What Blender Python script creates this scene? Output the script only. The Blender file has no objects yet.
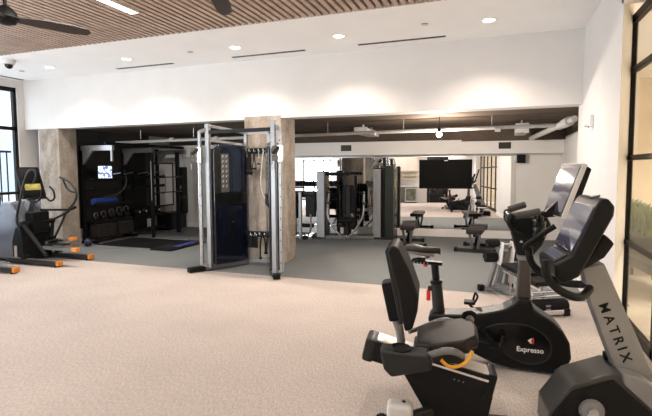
import bpy, bmesh, math, random
from mathutils import Vector, Matrix
random.seed(7)
SC = bpy.context.scene
COL = SC.collection
PI = math.pi
V = Vector

# ------------------------------------------------------------------ camera
cam_d = bpy.data.cameras.new('camera')
cam = bpy.data.objects.new('camera', cam_d)
COL.objects.link(cam)
cam_d.sensor_width = 36.0
cam_d.lens = 466.0 / 652.0 * 36.0
cam_d.shift_y = -8.0 / 652.0
cam_d.clip_start = 0.05
Rm = Matrix(((0.939051, -0.018434, 0.343282), (0.343733, 0.066334, -0.936722), (-0.005504, 0.997627, 0.068628)))   # looks 20 deg left of the depth axis, 4 deg down
cam.matrix_world = Matrix.Translation((0, 0, 1.75)) @ Rm.to_4x4()
SC.camera = cam

# ------------------------------------------------------------------ world, exposure
w = bpy.data.worlds.new('World'); SC.world = w; w.use_nodes = True
bg = w.node_tree.nodes['Background']
bg.inputs[0].default_value = (0.80, 0.88, 1.0, 1); bg.inputs[1].default_value = 2.8
SC.view_settings.view_transform = 'Standard'
SC.view_settings.look = 'None'
SC.view_settings.gamma = 1.0
SC.view_settings.use_curve_mapping = False
SC.view_settings.exposure = 0.76

CEIL = 3.72; SOF = 2.65; SY = 7.65; SYB = 7.97; XL = -10.05; XR = 1.14; YB = -1.6
WARM = (1.0, 0.87, 0.75); WARM2 = (1.0, 0.94, 0.89)

def area(name, loc, sx, sy, power, color, rot=(0, 0, 0), spread=PI):
    d = bpy.data.lights.new(name, 'AREA'); d.shape = 'RECTANGLE'; d.size = sx; d.size_y = sy
    d.energy = power; d.color = color; d.spread = spread
    o = bpy.data.objects.new(name, d); COL.objects.link(o); o.location = loc; o.rotation_euler = rot
    return o
def spot(name, loc, power, color, angle=110, blend=.8, size=.05, rot=(0, 0, 0)):
    d = bpy.data.lights.new(name, 'SPOT'); d.energy = power; d.color = color; d.spot_size = math.radians(angle)
    d.spot_blend = blend; d.shadow_soft_size = size
    o = bpy.data.objects.new(name, d); COL.objects.link(o); o.location = loc; o.rotation_euler = rot
    return o
P_LINEAR, P_DOWN, P_DAY_FILL, P_LOBBY, P_BULB, P_KITCH = 27, 155, 190, 330, 120, 190
LINX = (-8.3, -4.32, -0.7)
for x in LINX:
    area('linear_lamp', (x, 2.2, 3.60), .09, 5.2, P_LINEAR, WARM2)
DOWNX = (-8.14, -6.27, -4.04, -2.26, -0.14)
for x in DOWNX:
    spot('downlight_lamp', (x, 6.76, 3.69), P_DOWN, WARM, 128, 1.0, .06)
DAYW = ((3.4, 7.50), (-.9, 2.8))
for (y0, y1), pw in zip(DAYW, (40, 240)):  # lamp at the unseen left window set stronger to lift the ceiling
    area('daylight_fill', (XL - .12, (y0 + y1) / 2, 1.95), 3.0, y1 - y0 - .1, pw, (.86, .92, 1.0), (0, -PI/2, 0))
area('daylight_fill', (-7.3, YB - .13, 1.42), 1.5, 1.7, P_DAY_FILL, (.86, .92, 1.0), (PI/2, 0, 0))  # lamp added at the back window to brighten ceiling and bulkhead
area('lobby_lamp', (4.1, 5.0, 3.6), 1.4, 13.0, P_LOBBY, (1.0, .90, .78), (0, 0, 0), math.radians(110))
for x in (-7.3, -5.0, -2.7, -.3):
    spot('kitchen_lamp', (x, -1.05, 3.69), P_KITCH, WARM2, 100, .8, .06)

# ------------------------------------------------------------------ materials
MATS = {}
def mat(name, color, rough=.5, metal=0., spec=.5, coat=0., noise=0., nscale=20., bump=0., bscale=200., emit=None, estr=0., trans=0., ior=1.45):
    if name in MATS: return MATS[name]
    m = bpy.data.materials.new(name); m.use_nodes = True
    nt = m.node_tree; p = nt.nodes['Principled BSDF']
    p.inputs['Base Color'].default_value = (*color, 1); p.inputs['Roughness'].default_value = rough
    p.inputs['Metallic'].default_value = metal; p.inputs['Specular IOR Level'].default_value = spec
    p.inputs['Coat Weight'].default_value = coat; p.inputs['Coat Roughness'].default_value = .05
    p.inputs['Transmission Weight'].default_value = trans; p.inputs['IOR'].default_value = ior
    if emit: p.inputs['Emission Color'].default_value = (*emit, 1); p.inputs['Emission Strength'].default_value = estr
    tc = nt.nodes.new('ShaderNodeTexCoord')
    if noise:
        n = nt.nodes.new('ShaderNodeTexNoise'); n.inputs['Scale'].default_value = nscale; n.inputs['Detail'].default_value = 5
        r = nt.nodes.new('ShaderNodeMapRange'); r.inputs['From Min'].default_value = .3; r.inputs['From Max'].default_value = .7
        r.inputs['To Min'].default_value = 1 - noise; r.inputs['To Max'].default_value = 1 + noise
        mx = nt.nodes.new('ShaderNodeMix'); mx.data_type = 'RGBA'; mx.blend_type = 'MULTIPLY'; mx.inputs[0].default_value = 1
        mx.inputs[6].default_value = (*color, 1)
        nt.links.new(tc.outputs['Object'], n.inputs['Vector']); nt.links.new(n.outputs['Fac'], r.inputs['Value'])
        nt.links.new(r.outputs[0], mx.inputs[7]); nt.links.new(mx.outputs[2], p.inputs['Base Color'])
    if bump:
        n2 = nt.nodes.new('ShaderNodeTexNoise'); n2.inputs['Scale'].default_value = bscale; n2.inputs['Detail'].default_value = 3
        b = nt.nodes.new('ShaderNodeBump'); b.inputs['Strength'].default_value = bump; b.inputs['Distance'].default_value = .003
        nt.links.new(tc.outputs['Object'], n2.inputs['Vector']); nt.links.new(n2.outputs['Fac'], b.inputs['Height'])
        nt.links.new(b.outputs[0], p.inputs['Normal'])
    MATS[name] = m
    return m
WALL = mat('wall_paint', (.69, .665, .645), .7, noise=.02, nscale=3, bump=.05)  # same paint as the ceiling, darkened to hold back the downlight wash
CEILM = mat('ceiling_paint', (.93, .92, .91), .8, noise=.02, nscale=2)  # same paint as the walls, lightened to make up for weak bounced light
RWALL = mat('rear_wall_paint', (.77, .74, .705), .7, noise=.02, nscale=3)
BLACKM = mat('black_steel', (.006, .006, .0065), .45, spec=.2, noise=.15, nscale=12)
FRAMEM = mat('dark_bronze_steel', (.010, .0085, .0078), .42, spec=.2, noise=.1, nscale=8)
PLAST = mat('black_plastic', (.007, .007, .0072), .42, spec=.22, noise=.15, nscale=15, bump=.06, bscale=400)
PLASTG = mat('black_gloss_plastic', (.005, .005, .0055), .2, spec=.35, noise=.1, nscale=10, coat=.12)
CHAR = mat('charcoal_plastic', (.020, .020, .020), .42, spec=.28, noise=.1, nscale=15, bump=.05, bscale=400)
VINYL = mat('black_vinyl', (.008, .0075, .007), .5, spec=.2, noise=.2, nscale=18, bump=.12, bscale=300)
BROWNV = mat('brown_black_vinyl', (.020, .015, .013), .5, spec=.25, noise=.2, nscale=18, bump=.1, bscale=300)
SILV = mat('silver_paint', (.26, .26, .265), .36, .5, noise=.04, nscale=10)
CHROME = mat('chrome', (.78, .78, .79), .16, 1., noise=.03, nscale=10)
STEEL = mat('brushed_steel', (.55, .55, .56), .32, .9, noise=.06, nscale=25)
GREYP = mat('grey_plastic', (.13, .128, .125), .35, noise=.08, nscale=12)
LGREY = mat('light_grey_plastic', (.58, .56, .54), .4, noise=.05, nscale=12)
WHITEP = mat('white_plastic', (.80, .78, .75), .4, noise=.03, nscale=12)
RED = mat('red_plastic', (.65, .03, .02), .4, noise=.08, nscale=12)
YEL = mat('yellow_cable', (.85, .40, .02), .4, noise=.1, nscale=20)
ORANGE = mat('orange_plastic', (.62, .21, .035), .4, noise=.08, nscale=14)
NAVY = mat('navy_acrylic', (.003, .005, .014), .15, noise=.12, nscale=6, coat=.5)
RUB = mat('black_rubber', (.008, .008, .0083), .65, spec=.2, noise=.2, nscale=30, bump=.2, bscale=250)
SCREEN = mat('dark_screen_glass', (.03, .028, .034), .06, noise=.3, nscale=3, spec=.8, coat=1.)
BLUE = mat('blue_foam', (.006, .035, .18), .7, noise=.2, nscale=30)
WOOD = mat('dark_ply', (.016, .012, .011), .6, noise=.3, nscale=8)

def nodes(m): return m.node_tree.nodes, m.node_tree.links
def display_mat():  # emissive pale grey and purple bands up the screen face
    m = mat('banded_screen', (.02, .02, .022), .08, spec=.6, coat=.6)
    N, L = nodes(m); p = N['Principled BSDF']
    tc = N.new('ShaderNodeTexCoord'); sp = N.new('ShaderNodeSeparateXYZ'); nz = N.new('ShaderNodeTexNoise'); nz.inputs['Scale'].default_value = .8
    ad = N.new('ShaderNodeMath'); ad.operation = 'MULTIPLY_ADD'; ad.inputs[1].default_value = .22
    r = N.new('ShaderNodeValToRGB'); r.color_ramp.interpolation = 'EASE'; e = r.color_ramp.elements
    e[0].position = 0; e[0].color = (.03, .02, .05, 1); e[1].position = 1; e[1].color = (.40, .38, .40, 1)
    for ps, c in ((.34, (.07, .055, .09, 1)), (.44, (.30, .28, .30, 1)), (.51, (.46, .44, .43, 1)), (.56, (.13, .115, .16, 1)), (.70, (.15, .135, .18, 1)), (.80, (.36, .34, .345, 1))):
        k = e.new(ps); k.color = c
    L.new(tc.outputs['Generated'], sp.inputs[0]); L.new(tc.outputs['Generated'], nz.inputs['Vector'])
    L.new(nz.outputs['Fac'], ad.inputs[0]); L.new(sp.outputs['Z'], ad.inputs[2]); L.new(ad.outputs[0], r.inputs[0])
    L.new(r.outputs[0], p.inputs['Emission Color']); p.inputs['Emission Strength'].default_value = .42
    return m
def carpet_mat():
    m = mat('beige_carpet', (.56, .47, .41), .95, spec=.1)
    N, L = nodes(m); p = N['Principled BSDF']
    tc = N.new('ShaderNodeTexCoord'); mp = N.new('ShaderNodeMapping'); mp.inputs['Rotation'].default_value = (0, 0, .6); mp.inputs['Scale'].default_value = (1, .35, 1)
    a = N.new('ShaderNodeTexNoise'); a.inputs['Scale'].default_value = 85; a.inputs['Detail'].default_value = 3
    b = N.new('ShaderNodeTexNoise'); b.inputs['Scale'].default_value = 1.3; b.inputs['Detail'].default_value = 2
    c = N.new('ShaderNodeTexVoronoi'); c.inputs['Scale'].default_value = 90
    r = N.new('ShaderNodeValToRGB'); r.color_ramp.elements[0].position = .34; r.color_ramp.elements[1].position = .66
    r.color_ramp.elements[0].color = (.36, .308, .28, 1); r.color_ramp.elements[1].color = (.50, .435, .398, 1)
    mx = N.new('ShaderNodeMix'); mx.data_type = 'RGBA'; mx.blend_type = 'OVERLAY'; mx.inputs[0].default_value = .12
    bp = N.new('ShaderNodeBump'); bp.inputs['Strength'].default_value = .25; bp.inputs['Distance'].default_value = .006
    L.new(tc.outputs['Object'], mp.inputs[0]); L.new(mp.outputs[0], a.inputs['Vector']); L.new(mp.outputs[0], c.inputs['Vector'])
    L.new(tc.outputs['Object'], b.inputs['Vector'])
    L.new(a.outputs['Fac'], r.inputs[0]); L.new(r.outputs[0], mx.inputs[6]); L.new(b.outputs['Fac'], mx.inputs[7])
    L.new(mx.outputs[2], p.inputs['Base Color']); L.new(c.outputs['Distance'], bp.inputs['Height']); L.new(bp.outputs[0], p.inputs['Normal'])
    return m
def speckle_mat(name, c0, c1, scale=60, rough=.75):
    m = mat(name, c0, rough, spec=.25)
    N, L = nodes(m); p = N['Principled BSDF']
    tc = N.new('ShaderNodeTexCoord'); v = N.new('ShaderNodeTexNoise'); v.inputs['Scale'].default_value = scale; v.inputs['Detail'].default_value = 6
    r = N.new('ShaderNodeValToRGB'); r.color_ramp.elements[0].position = .42; r.color_ramp.elements[1].position = .68
    r.color_ramp.elements[0].color = (*c0, 1); r.color_ramp.elements[1].color = (*c1, 1)
    L.new(tc.outputs['Object'], v.inputs['Vector']); L.new(v.outputs['Fac'], r.inputs[0]); L.new(r.outputs[0], p.inputs['Base Color'])
    return m
def concrete_mat(name, c0, c1, sc=2.2, stretch=(1, 1, .35)):
    m = mat(name, c0, .85, spec=.2)
    N, L = nodes(m); p = N['Principled BSDF']
    tc = N.new('ShaderNodeTexCoord'); mp = N.new('ShaderNodeMapping'); mp.inputs['Scale'].default_value = stretch
    a = N.new('ShaderNodeTexNoise'); a.inputs['Scale'].default_value = sc; a.inputs['Detail'].default_value = 8; a.inputs['Roughness'].default_value = .65
    b = N.new('ShaderNodeTexNoise'); b.inputs['Scale'].default_value = 28; b.inputs['Detail'].default_value = 6
    ad = N.new('ShaderNodeMath'); ad.operation = 'MULTIPLY_ADD'; ad.inputs[1].default_value = .3
    r = N.new('ShaderNodeValToRGB'); r.color_ramp.elements[0].position = .45; r.color_ramp.elements[1].position = .85
    r.color_ramp.elements[0].color = (*c0, 1); r.color_ramp.elements[1].color = (*c1, 1)
    bp = N.new('ShaderNodeBump'); bp.inputs['Strength'].default_value = .25; bp.inputs['Distance'].default_value = .01
    L.new(tc.outputs['Object'], mp.inputs[0]); L.new(mp.outputs[0], a.inputs['Vector']); L.new(tc.outputs['Object'], b.inputs['Vector'])
    L.new(b.outputs['Fac'], ad.inputs[0]); L.new(a.outputs['Fac'], ad.inputs[2]); L.new(ad.outputs[0], r.inputs[0])
    L.new(r.outputs[0], p.inputs['Base Color']); L.new(a.outputs['Fac'], bp.inputs['Height']); L.new(bp.outputs[0], p.inputs['Normal'])
    return m
CARPET = carpet_mat()
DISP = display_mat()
RUBFL = speckle_mat('rubber_floor', (.112, .120, .122), (.245, .256, .258))
CONC = concrete_mat('column_concrete', (.16, .125, .098), (.45, .40, .345), 2.6, (1, 1, .5))
SLAB = concrete_mat('slab_concrete', (.066, .049, .037), (.15, .113, .088), 1.2, (.5, 1, 1))
SLATM = mat('oak_slat', (.46, .345, .275), .55, noise=.18, nscale=4)
BACKM = mat('dark_felt', (.02, .011, .008), .9, noise=.1, nscale=10)
MIRROR = mat('mirror_silver', (.95, .95, .94), .0, 1.)
GLASS = None
def glass_mat():
    m = bpy.data.materials.new('clear_glass'); m.use_nodes = True
    N, L = nodes(m); out = N['Material Output']; N.remove(N['Principled BSDF'])
    t = N.new('ShaderNodeBsdfTransparent'); t.inputs[0].default_value = (.93, .95, .94, 1)
    g = N.new('ShaderNodeBsdfGlossy'); g.inputs['Roughness'].default_value = .02
    f = N.new('ShaderNodeFresnel'); f.inputs[0].default_value = 1.45
    mx = N.new('ShaderNodeMixShader')
    ge = N.new('ShaderNodeNewGeometry'); sb = N.new('ShaderNodeMath'); sb.operation = 'SUBTRACT'; sb.inputs[0].default_value = 1
    ml = N.new('ShaderNodeMath'); ml.operation = 'MULTIPLY'      # reflect on the outer face only, so the thin pane never traps light
    L.new(ge.outputs['Backfacing'], sb.inputs[1]); L.new(sb.outputs[0], ml.inputs[0]); L.new(f.outputs[0], ml.inputs[1])
    L.new(ml.outputs[0], mx.inputs[0]); L.new(t.outputs[0], mx.inputs[1]); L.new(g.outputs[0], mx.inputs[2]); L.new(mx.outputs[0], out.inputs[0])
    return m
GLASS = glass_mat()
def lamp_mat(name, c, s): return mat(name, c, .5, emit=c, estr=s)
LAMPW = lamp_mat('lamp_diffuser', (1.0, .86, .70), 14.0)
LAMPL = lamp_mat('linear_diffuser', (1.0, .85, .68), 9.0)
BULBM = lamp_mat('bulb_glow', (1.0, .80, .55), 25.0)

# ------------------------------------------------------------------ mesh helpers
class B:
    def __init__(s): s.bm = bmesh.new()
    def merge(s, t, M=None):
        if M is not None: bmesh.ops.transform(t, matrix=M, verts=t.verts)
        me = bpy.data.meshes.new('tmp'); t.to_mesh(me); t.free(); s.bm.from_mesh(me); bpy.data.meshes.remove(me)
        return s
    def _bev(s, t, bev, seg=2):
        if bev > 0: bmesh.ops.bevel(t, geom=list(t.edges), offset=bev, segments=seg, affect='EDGES', profile=.6, clamp_overlap=True)
    def box(s, x0, x1, y0, y1, z0, z1, bev=0., M=None, seg=2):
        t = bmesh.new(); bmesh.ops.create_cube(t, size=1)
        bmesh.ops.scale(t, vec=(x1 - x0, y1 - y0, z1 - z0), verts=t.verts)
        bmesh.ops.translate(t, vec=((x0 + x1) / 2, (y0 + y1) / 2, (z0 + z1) / 2), verts=t.verts)
        s._bev(t, bev, seg); return s.merge(t, M)
    def bar(s, p, q, wd, ht, bev=.004, up=(0, 0, 1)):
        p, q = V(p), V(q); d = q - p; L_ = d.length; z = d.normalized(); u = V(up)
        if abs(z.dot(u)) > .98: u = V((1, 0, 0))
        x = u.cross(z).normalized(); y = z.cross(x)
        M = Matrix((x, y, z)).transposed().to_4x4(); M.translation = (p + q) / 2
        return s.box(-wd/2, wd/2, -ht/2, ht/2, -L_/2, L_/2, bev, M)
    def cyl(s, p, q, r, r2=None, seg=14, bev=0.):
        p, q = V(p), V(q); d = q - p
        t = bmesh.new(); bmesh.ops.create_cone(t, cap_ends=True, segments=seg, radius1=r, radius2=r if r2 is None else r2, depth=d.length)
        if bev:
            es = [e for e in t.edges if all(abs(abs(v.co.z) - d.length/2) < 1e-5 for v in e.verts)]
            bmesh.ops.bevel(t, geom=es, offset=bev, segments=2, affect='EDGES', clamp_overlap=True)
        M = d.to_track_quat('Z', 'Y').to_matrix().to_4x4(); M.translation = (p + q) / 2
        return s.merge(t, M)
    def tube(s, pts, r, seg=8, smooth=6, closed=False):
        P = [V(p) for p in pts]; rs = r if isinstance(r, (list, tuple)) else [r] * len(P)
        if smooth and len(P) > 2:
            Q = []; R2 = []; n = len(P); rng = n if closed else n - 1
            for i in range(rng):
                a = P[(i-1) % n] if closed or i > 0 else P[0]; b = P[i]; c = P[(i+1) % n]
                d = P[(i+2) % n] if closed or i + 2 < n else P[-1]
                for k in range(smooth):
                    u = k / smooth
                    Q.append(.5 * ((2*b) + (c - a)*u + (2*a - 5*b + 4*c - d)*u*u + (3*b - a - 3*c + d)*u**3)); R2.append(rs[i]*(1-u) + rs[(i+1) % n]*u)
            if not closed: Q.append(P[-1]); R2.append(rs[-1])
            P, rs = Q, R2
        n = len(P); t = bmesh.new(); rings = []; prev = None
        for i in range(n):
            d = (P[(i+1) % n] - P[i-1]) if closed else (P[min(i+1, n-1)] - P[max(i-1, 0)])
            d = d.normalized() if d.length > 1e-9 else V((0, 0, 1))
            if prev is None:
                u = V((0, 0, 1)) if abs(d.z) < .9 else V((1, 0, 0)); x = u.cross(d).normalized()
            else: x = (prev - d * prev.dot(d)).normalized()
            prev = x; y = d.cross(x)
            rings.append([t.verts.new(P[i] + (x*math.cos(2*PI*k/seg) + y*math.sin(2*PI*k/seg)) * rs[i]) for k in range(seg)])
        for i in range(n if closed else n - 1):
            a, b = rings[i], rings[(i+1) % n]
            for k in range(seg): t.faces.new((a[k], a[(k+1) % seg], b[(k+1) % seg], b[k]))
        if not closed: t.faces.new(rings[0][::-1]); t.faces.new(rings[-1])
        return s.merge(t)
    def prism(s, pts, a, b, bev=0., plane='xz', seg=2, M=None):
        t = bmesh.new()
        def mk(p, d):
            return {'xz': (p[0], d, p[1]), 'xy': (p[0], p[1], d), 'yz': (d, p[0], p[1])}[plane]
        f = t.faces.new([t.verts.new(mk(p, a)) for p in pts])
        r = bmesh.ops.extrude_face_region(t, geom=[f]); vs = [v for v in r['geom'] if isinstance(v, bmesh.types.BMVert)]
        dv = {'xz': (0, b-a, 0), 'xy': (0, 0, b-a), 'yz': (b-a, 0, 0)}[plane]
        bmesh.ops.translate(t, vec=dv, verts=vs); bmesh.ops.recalc_face_normals(t, faces=t.faces)
        s._bev(t, bev, seg); return s.merge(t, M)
    def ball(s, c, r, sc=(1, 1, 1), seg=14):
        t = bmesh.new(); bmesh.ops.create_uvsphere(t, u_segments=seg, v_segments=max(6, seg*2//3), radius=r)
        bmesh.ops.scale(t, vec=sc, verts=t.verts); bmesh.ops.translate(t, vec=c, verts=t.verts); return s.merge(t)
    def torus(s, c, R, r, M=None, n=20, seg=8):
        pts = [(R*math.cos(2*PI*i/n), R*math.sin(2*PI*i/n), 0) for i in range(n)]
        M = (M or Matrix.Identity(4)); pts = [V(c) + (M @ V(p)) for p in pts]
        return s.tube(pts, r, seg, 0, True)
    def lathe(s, prof, c=(0, 0, 0), seg=20):
        t = bmesh.new(); rings = []
        for r, z in prof: rings.append([t.verts.new((c[0] + r*math.cos(2*PI*k/seg), c[1] + r*math.sin(2*PI*k/seg), c[2] + z)) for k in range(seg)])
        for i in range(len(prof)-1):
            for k in range(seg): t.faces.new((rings[i][k], rings[i][(k+1) % seg], rings[i+1][(k+1) % seg], rings[i+1][k]))
        t.faces.new(rings[0][::-1]); t.faces.new(rings[-1]); bmesh.ops.recalc_face_normals(t, faces=t.faces); return s.merge(t)
    def xf(s, M): bmesh.ops.transform(s.bm, matrix=M, verts=s.bm.verts); return s
    def done(s, name, m, parent=None, kind=None, flat=False):
        me = bpy.data.meshes.new(name)
        for f in s.bm.faces: f.smooth = not flat
        for e in s.bm.edges:
            if len(e.link_faces) == 2 and e.calc_face_angle(0) > math.radians(38): e.smooth = False
        s.bm.to_mesh(me); s.bm.free(); me.materials.append(m)
        o = bpy.data.objects.new(name, me); COL.objects.link(o)
        wn = o.modifiers.new('weighted_normal', 'WEIGHTED_NORMAL'); wn.keep_sharp = True; wn.weight = 80
        if parent is not None: o.parent = parent
        if kind: o['kind'] = kind
        return o
def struct(name, b, m): return b.done(name, m, None, 'structure')
def tag(o, label, cat, group=None):
    o['label'] = label; o['category'] = cat
    if group: o['group'] = group
    return o
def thing(name, label, cat, loc=(0, 0, 0), rz=0., group=None):
    o = bpy.data.objects.new(name, None); COL.objects.link(o); o.empty_display_size = .1
    o.location = loc; o.rotation_euler = (0, 0, rz); return tag(o, label, cat, group)
KIDS = {}
def children(o): return [c for c in bpy.data.objects if c.parent == o]
def dup(o, loc, rz=None, label=None, parent=None):
    c = o.copy(); COL.objects.link(c)
    if parent is None:
        c.location = loc
        if rz is not None: c.rotation_euler = (0, 0, rz)
        if label: c['label'] = label
    else: c.parent = parent
    for k in children(o): dup(k, None, None, None, c)
    return c
def text_mesh(txt, size, M, name, m, parent, ext=.0015, bold=0., spacing=1.0):
    cu = bpy.data.curves.new('t', 'FONT'); cu.body = txt; cu.size = size; cu.extrude = ext; cu.offset = bold; cu.align_x = 'CENTER'; cu.align_y = 'CENTER'; cu.space_character = spacing
    o = bpy.data.objects.new('t', cu); COL.objects.link(o)
    bpy.context.view_layer.update()
    me = bpy.data.meshes.new_from_object(o.evaluated_get(bpy.context.evaluated_depsgraph_get()))
    bpy.data.objects.remove(o); bpy.data.curves.remove(cu)
    me.transform(M); me.materials.clear(); me.materials.append(m); me.name = name
    r = bpy.data.objects.new(name, me); COL.objects.link(r); r.parent = parent
    return r
def frame(xd, yd, origin):
    x = V(xd).normalized(); y = V(yd).normalized(); z = x.cross(y)
    M = Matrix((x, y, z)).transposed().to_4x4(); M.translation = origin; return M

# ================================================================== THE SETTING
# ---- floors
struct('floor', B().box(XL - .1, XR + .3, YB - .1, 6.72, -.1, 0), CARPET)
struct('floor', B().box(XL - .1, 1.6, 6.72, 12.5, -.1, 0), RUBFL)
# ---- main room walls
b = B()
ywl = (-1.6, -.9, 2.8, 3.4, 7.33, 7.75)
b.box(XL - .15, XL, YB, -.9, 0, CEIL); b.box(XL - .15, XL, 2.8, 3.4, 0, CEIL); b.box(XL - .15, XL, 7.50, SYB, 0, CEIL)
for y0, y1 in DAYW: b.box(XL - .15, XL, y0, y1, 0, .25); b.box(XL - .15, XL, y0, y1, 3.56, CEIL)
struct('wall_left', b, WALL)
# right wall: solid part, splayed reveal, then the steel framed glazing
b = B()
b.prism([(1.14, 5.42), (1.14, SYB), (1.40, SYB), (1.36, 5.98)], 0, CEIL, plane='xy')
b.box(1.14, 1.55, -1.6, 5.5, 3.36, CEIL)
b.box(1.14, 1.55, -1.6, -.6, 0, 3.36)
struct('wall_right', b, WALL)
# back wall with two windows and the dark framed doorway
b = B(); t0 = YB - .15
b.box(XL, -8.1, t0, YB, 0, CEIL); b.box(-6.5, -1.25, t0, YB, 0, CEIL); b.box(-.16, XR + .4, t0, YB, 0, CEIL)
b.box(-8.1, -6.5, t0, YB, 0, .5); b.box(-8.1, -6.5, t0, YB, 2.35, CEIL); b.box(-1.25, -.16, t0, YB, 2.5, CEIL)
struct('wall_back', b, WALL)
# bulkhead wall over the opening to the rear room (the soffit)
struct('wall_front', B().box(XL, XR, SY, SYB, SOF, CEIL), WALL)
# ---- ceiling: white border, slatted timber field
b = B(); b.box(XL, 1.55, 5.80, SYB, CEIL, CEIL + .1); b.box(XL, 1.55, YB, 5.8, CEIL + .16, CEIL + .2)
b.box(XL, 1.55, YB, -.6, CEIL, CEIL + .12); b.box(.75, 1.55, -.6, 5.8, CEIL, CEIL + .12)
struct('ceiling', b, CEILM)
struct('ceiling', B().box(XL, .75, -.6, 5.8, CEIL + .05, CEIL + .09), BACKM)
b = B(); x = XL + .03
while x < .74:
    if not any(abs(x + .034 - lx) < .085 for lx in LINX): b.box(x, x + .058, -.6, 5.80, CEIL, CEIL + .04)
    else: b.box(x, x + .058, 4.845, 5.80, CEIL, CEIL + .04)
    x += .1
struct('trim_1', b, SLATM)
# ---- rear room
TH = math.radians(4.8)
def mw(x, d=0., z=0.):  # a point on the mirror wall, d metres in front of it
    return V((x - 0 + d*math.sin(TH), 12.0 + (x + 1.3)*math.tan(TH) - d*math.cos(TH), z))
MM = Matrix.Translation((-1.3, 12.0, 0)) @ Matrix.Rotation(TH, 4, 'Z')    # mirror-wall frame: x along, -y to the room
struct('wall_rear', B().box(-4.0, 2.75, .02, .2, 0, 2.36, 0, MM), RWALL)
struct('wall_rear', B().box(-9.4, -5.2, 11.72, 11.9, 0, 2.36), RWALL)
struct('trim_2', B().box(-9.4, 1.7, 11.62, 12.6, 2.36, 2.80), SLAB)
struct('wall_left', B().box(-9.45, -9.27, 8.1, 10.75, .34, 2.8), mat('charcoal_wall', (.03, .03, .032), .7, noise=.05, nscale=4))  # darker tone on the wall section behind the rig
struct('wall_left', B().box(-9.45, -9.27, 10.75, 11.9, 0, 2.8), mat('grey_wall', (.34, .335, .33), .7, noise=.03, nscale=3))  # greyer tone on the wall section around the board
struct('wall_left', B().box(-9.45, -9.27, 8.1, 10.75, 0, .34), RWALL)
struct('wall_left', B().box(XL - .1, -9.27, 8.12, 8.3, 0, 2.8), MATS['charcoal_wall'])
struct('wall_right', B().box(1.42, 1.6, SYB, 12.5, 0, 2.42), RWALL)
struct('trim_3', B().box(1.42, 1.6, SYB, 12.5, 2.42, 2.8), SLAB)
struct('ceiling', B().box(XL, 1.7, SYB - .02, 12.7, 2.68, 2.85), SLAB)
# drywall bulkhead in front of the mirror
struct('trim_4', B().box(-8.0, 2.72, -.42, .02, 2.065, 2.40, 0, MM), RWALL)
struct('baseboard_rear', B().box(-4.0, 2.75, -.025, .02, 0, .19, .004, MM), mat('white_trim', (.82, .78, .74), .5, noise=.02))
struct('baseboard_rear', B().box(-9.27, -5.2, 11.70, 11.72, 0, .12), MATS['white_trim'])
struct('baseboard_left', B().box(-9.27, -9.255, 8.3, 11.72, 0, .12), MATS['white_trim'])
struct('baseboard_right', B().box(1.125, 1.14, 5.42, SYB, 0, .12), MATS['white_trim'])
# columns
struct('wall_column', B().box(-4.40, -3.655, 7.64, 8.26, 0, 2.70, .012), CONC)
struct('wall_column', B().box(-9.66, -9.06, 7.66, 8.13, 0, 2.70, .012), CONC)
# the mirror itself: silvered glass panels with thin edges, leaning back a hair
MT = MM @ Matrix.Translation((0, 0, .19)) @ Matrix.Rotation(math.radians(-.3), 4, 'X')
r = thing('wall_mirror', 'large frameless wall mirror covering the rear wall behind the television', 'mirror', (-1.3, 12.0, 0))
for i, (a, c) in enumerate(((-3.9, -2.1), (-2.098, -.302), (-.3, 1.73))):
    B().box(a, c, -.004, .002, 0, 1.825, 0, Matrix.Translation((1.3, -12.0, 0)) @ MT).done('mirror_panel', MIRROR, r)
B().box(-3.92, 1.75, -.012, .03, 2.013, 2.03, .002, Matrix.Translation((1.3, -12.0, 0)) @ MM).done('top_channel', STEEL, r)

# ---- left windows
def window(name, y0, y1):
    f = B(); xa, xb = XL - .12, XL - .04
    f.box(xa, xb, y0, y0 + .07, .25, 3.56); f.box(xa, xb, y1 - .07, y1, .25, 3.56); f.box(xa, xb, y0, y1, 3.47, 3.56); f.box(xa, xb, y0, y1, .25, .34)
    n = max(2, round((y1 - y0)/1.3))
    for i in range(1, n): f.box(xa, xb, y0 + (y1-y0)*i/n - .03, y0 + (y1-y0)*i/n + .03, .25, 3.56)
    f.box(xa, xb, y0, y1, 2.62, 2.70); f.box(xa, xb, y0, y1, 1.2, 1.26)
    o = struct(name, f, FRAMEM)
    B().box(XL - .085, XL - .08, y0 + .03, y1 - .03, .28, 3.5).done('pane', GLASS, o)
window('window_1', *DAYW[0]); window('window_2', *DAYW[1])
b = B(); b.box(-8.1, -6.5, YB - .12, YB - .05, .5, .58); b.box(-8.1, -6.5, YB - .12, YB - .05, 2.27, 2.35)
for xx in (-8.1, -7.5, -6.97, -6.57): b.box(xx, xx + .07, YB - .12, YB - .05, .5, 2.35)
o = struct('window_3', b, FRAMEM)
B().box(-8.08, -6.52, YB - .09, YB - .085, .52, 2.33).done('pane', GLASS, o)
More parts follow.
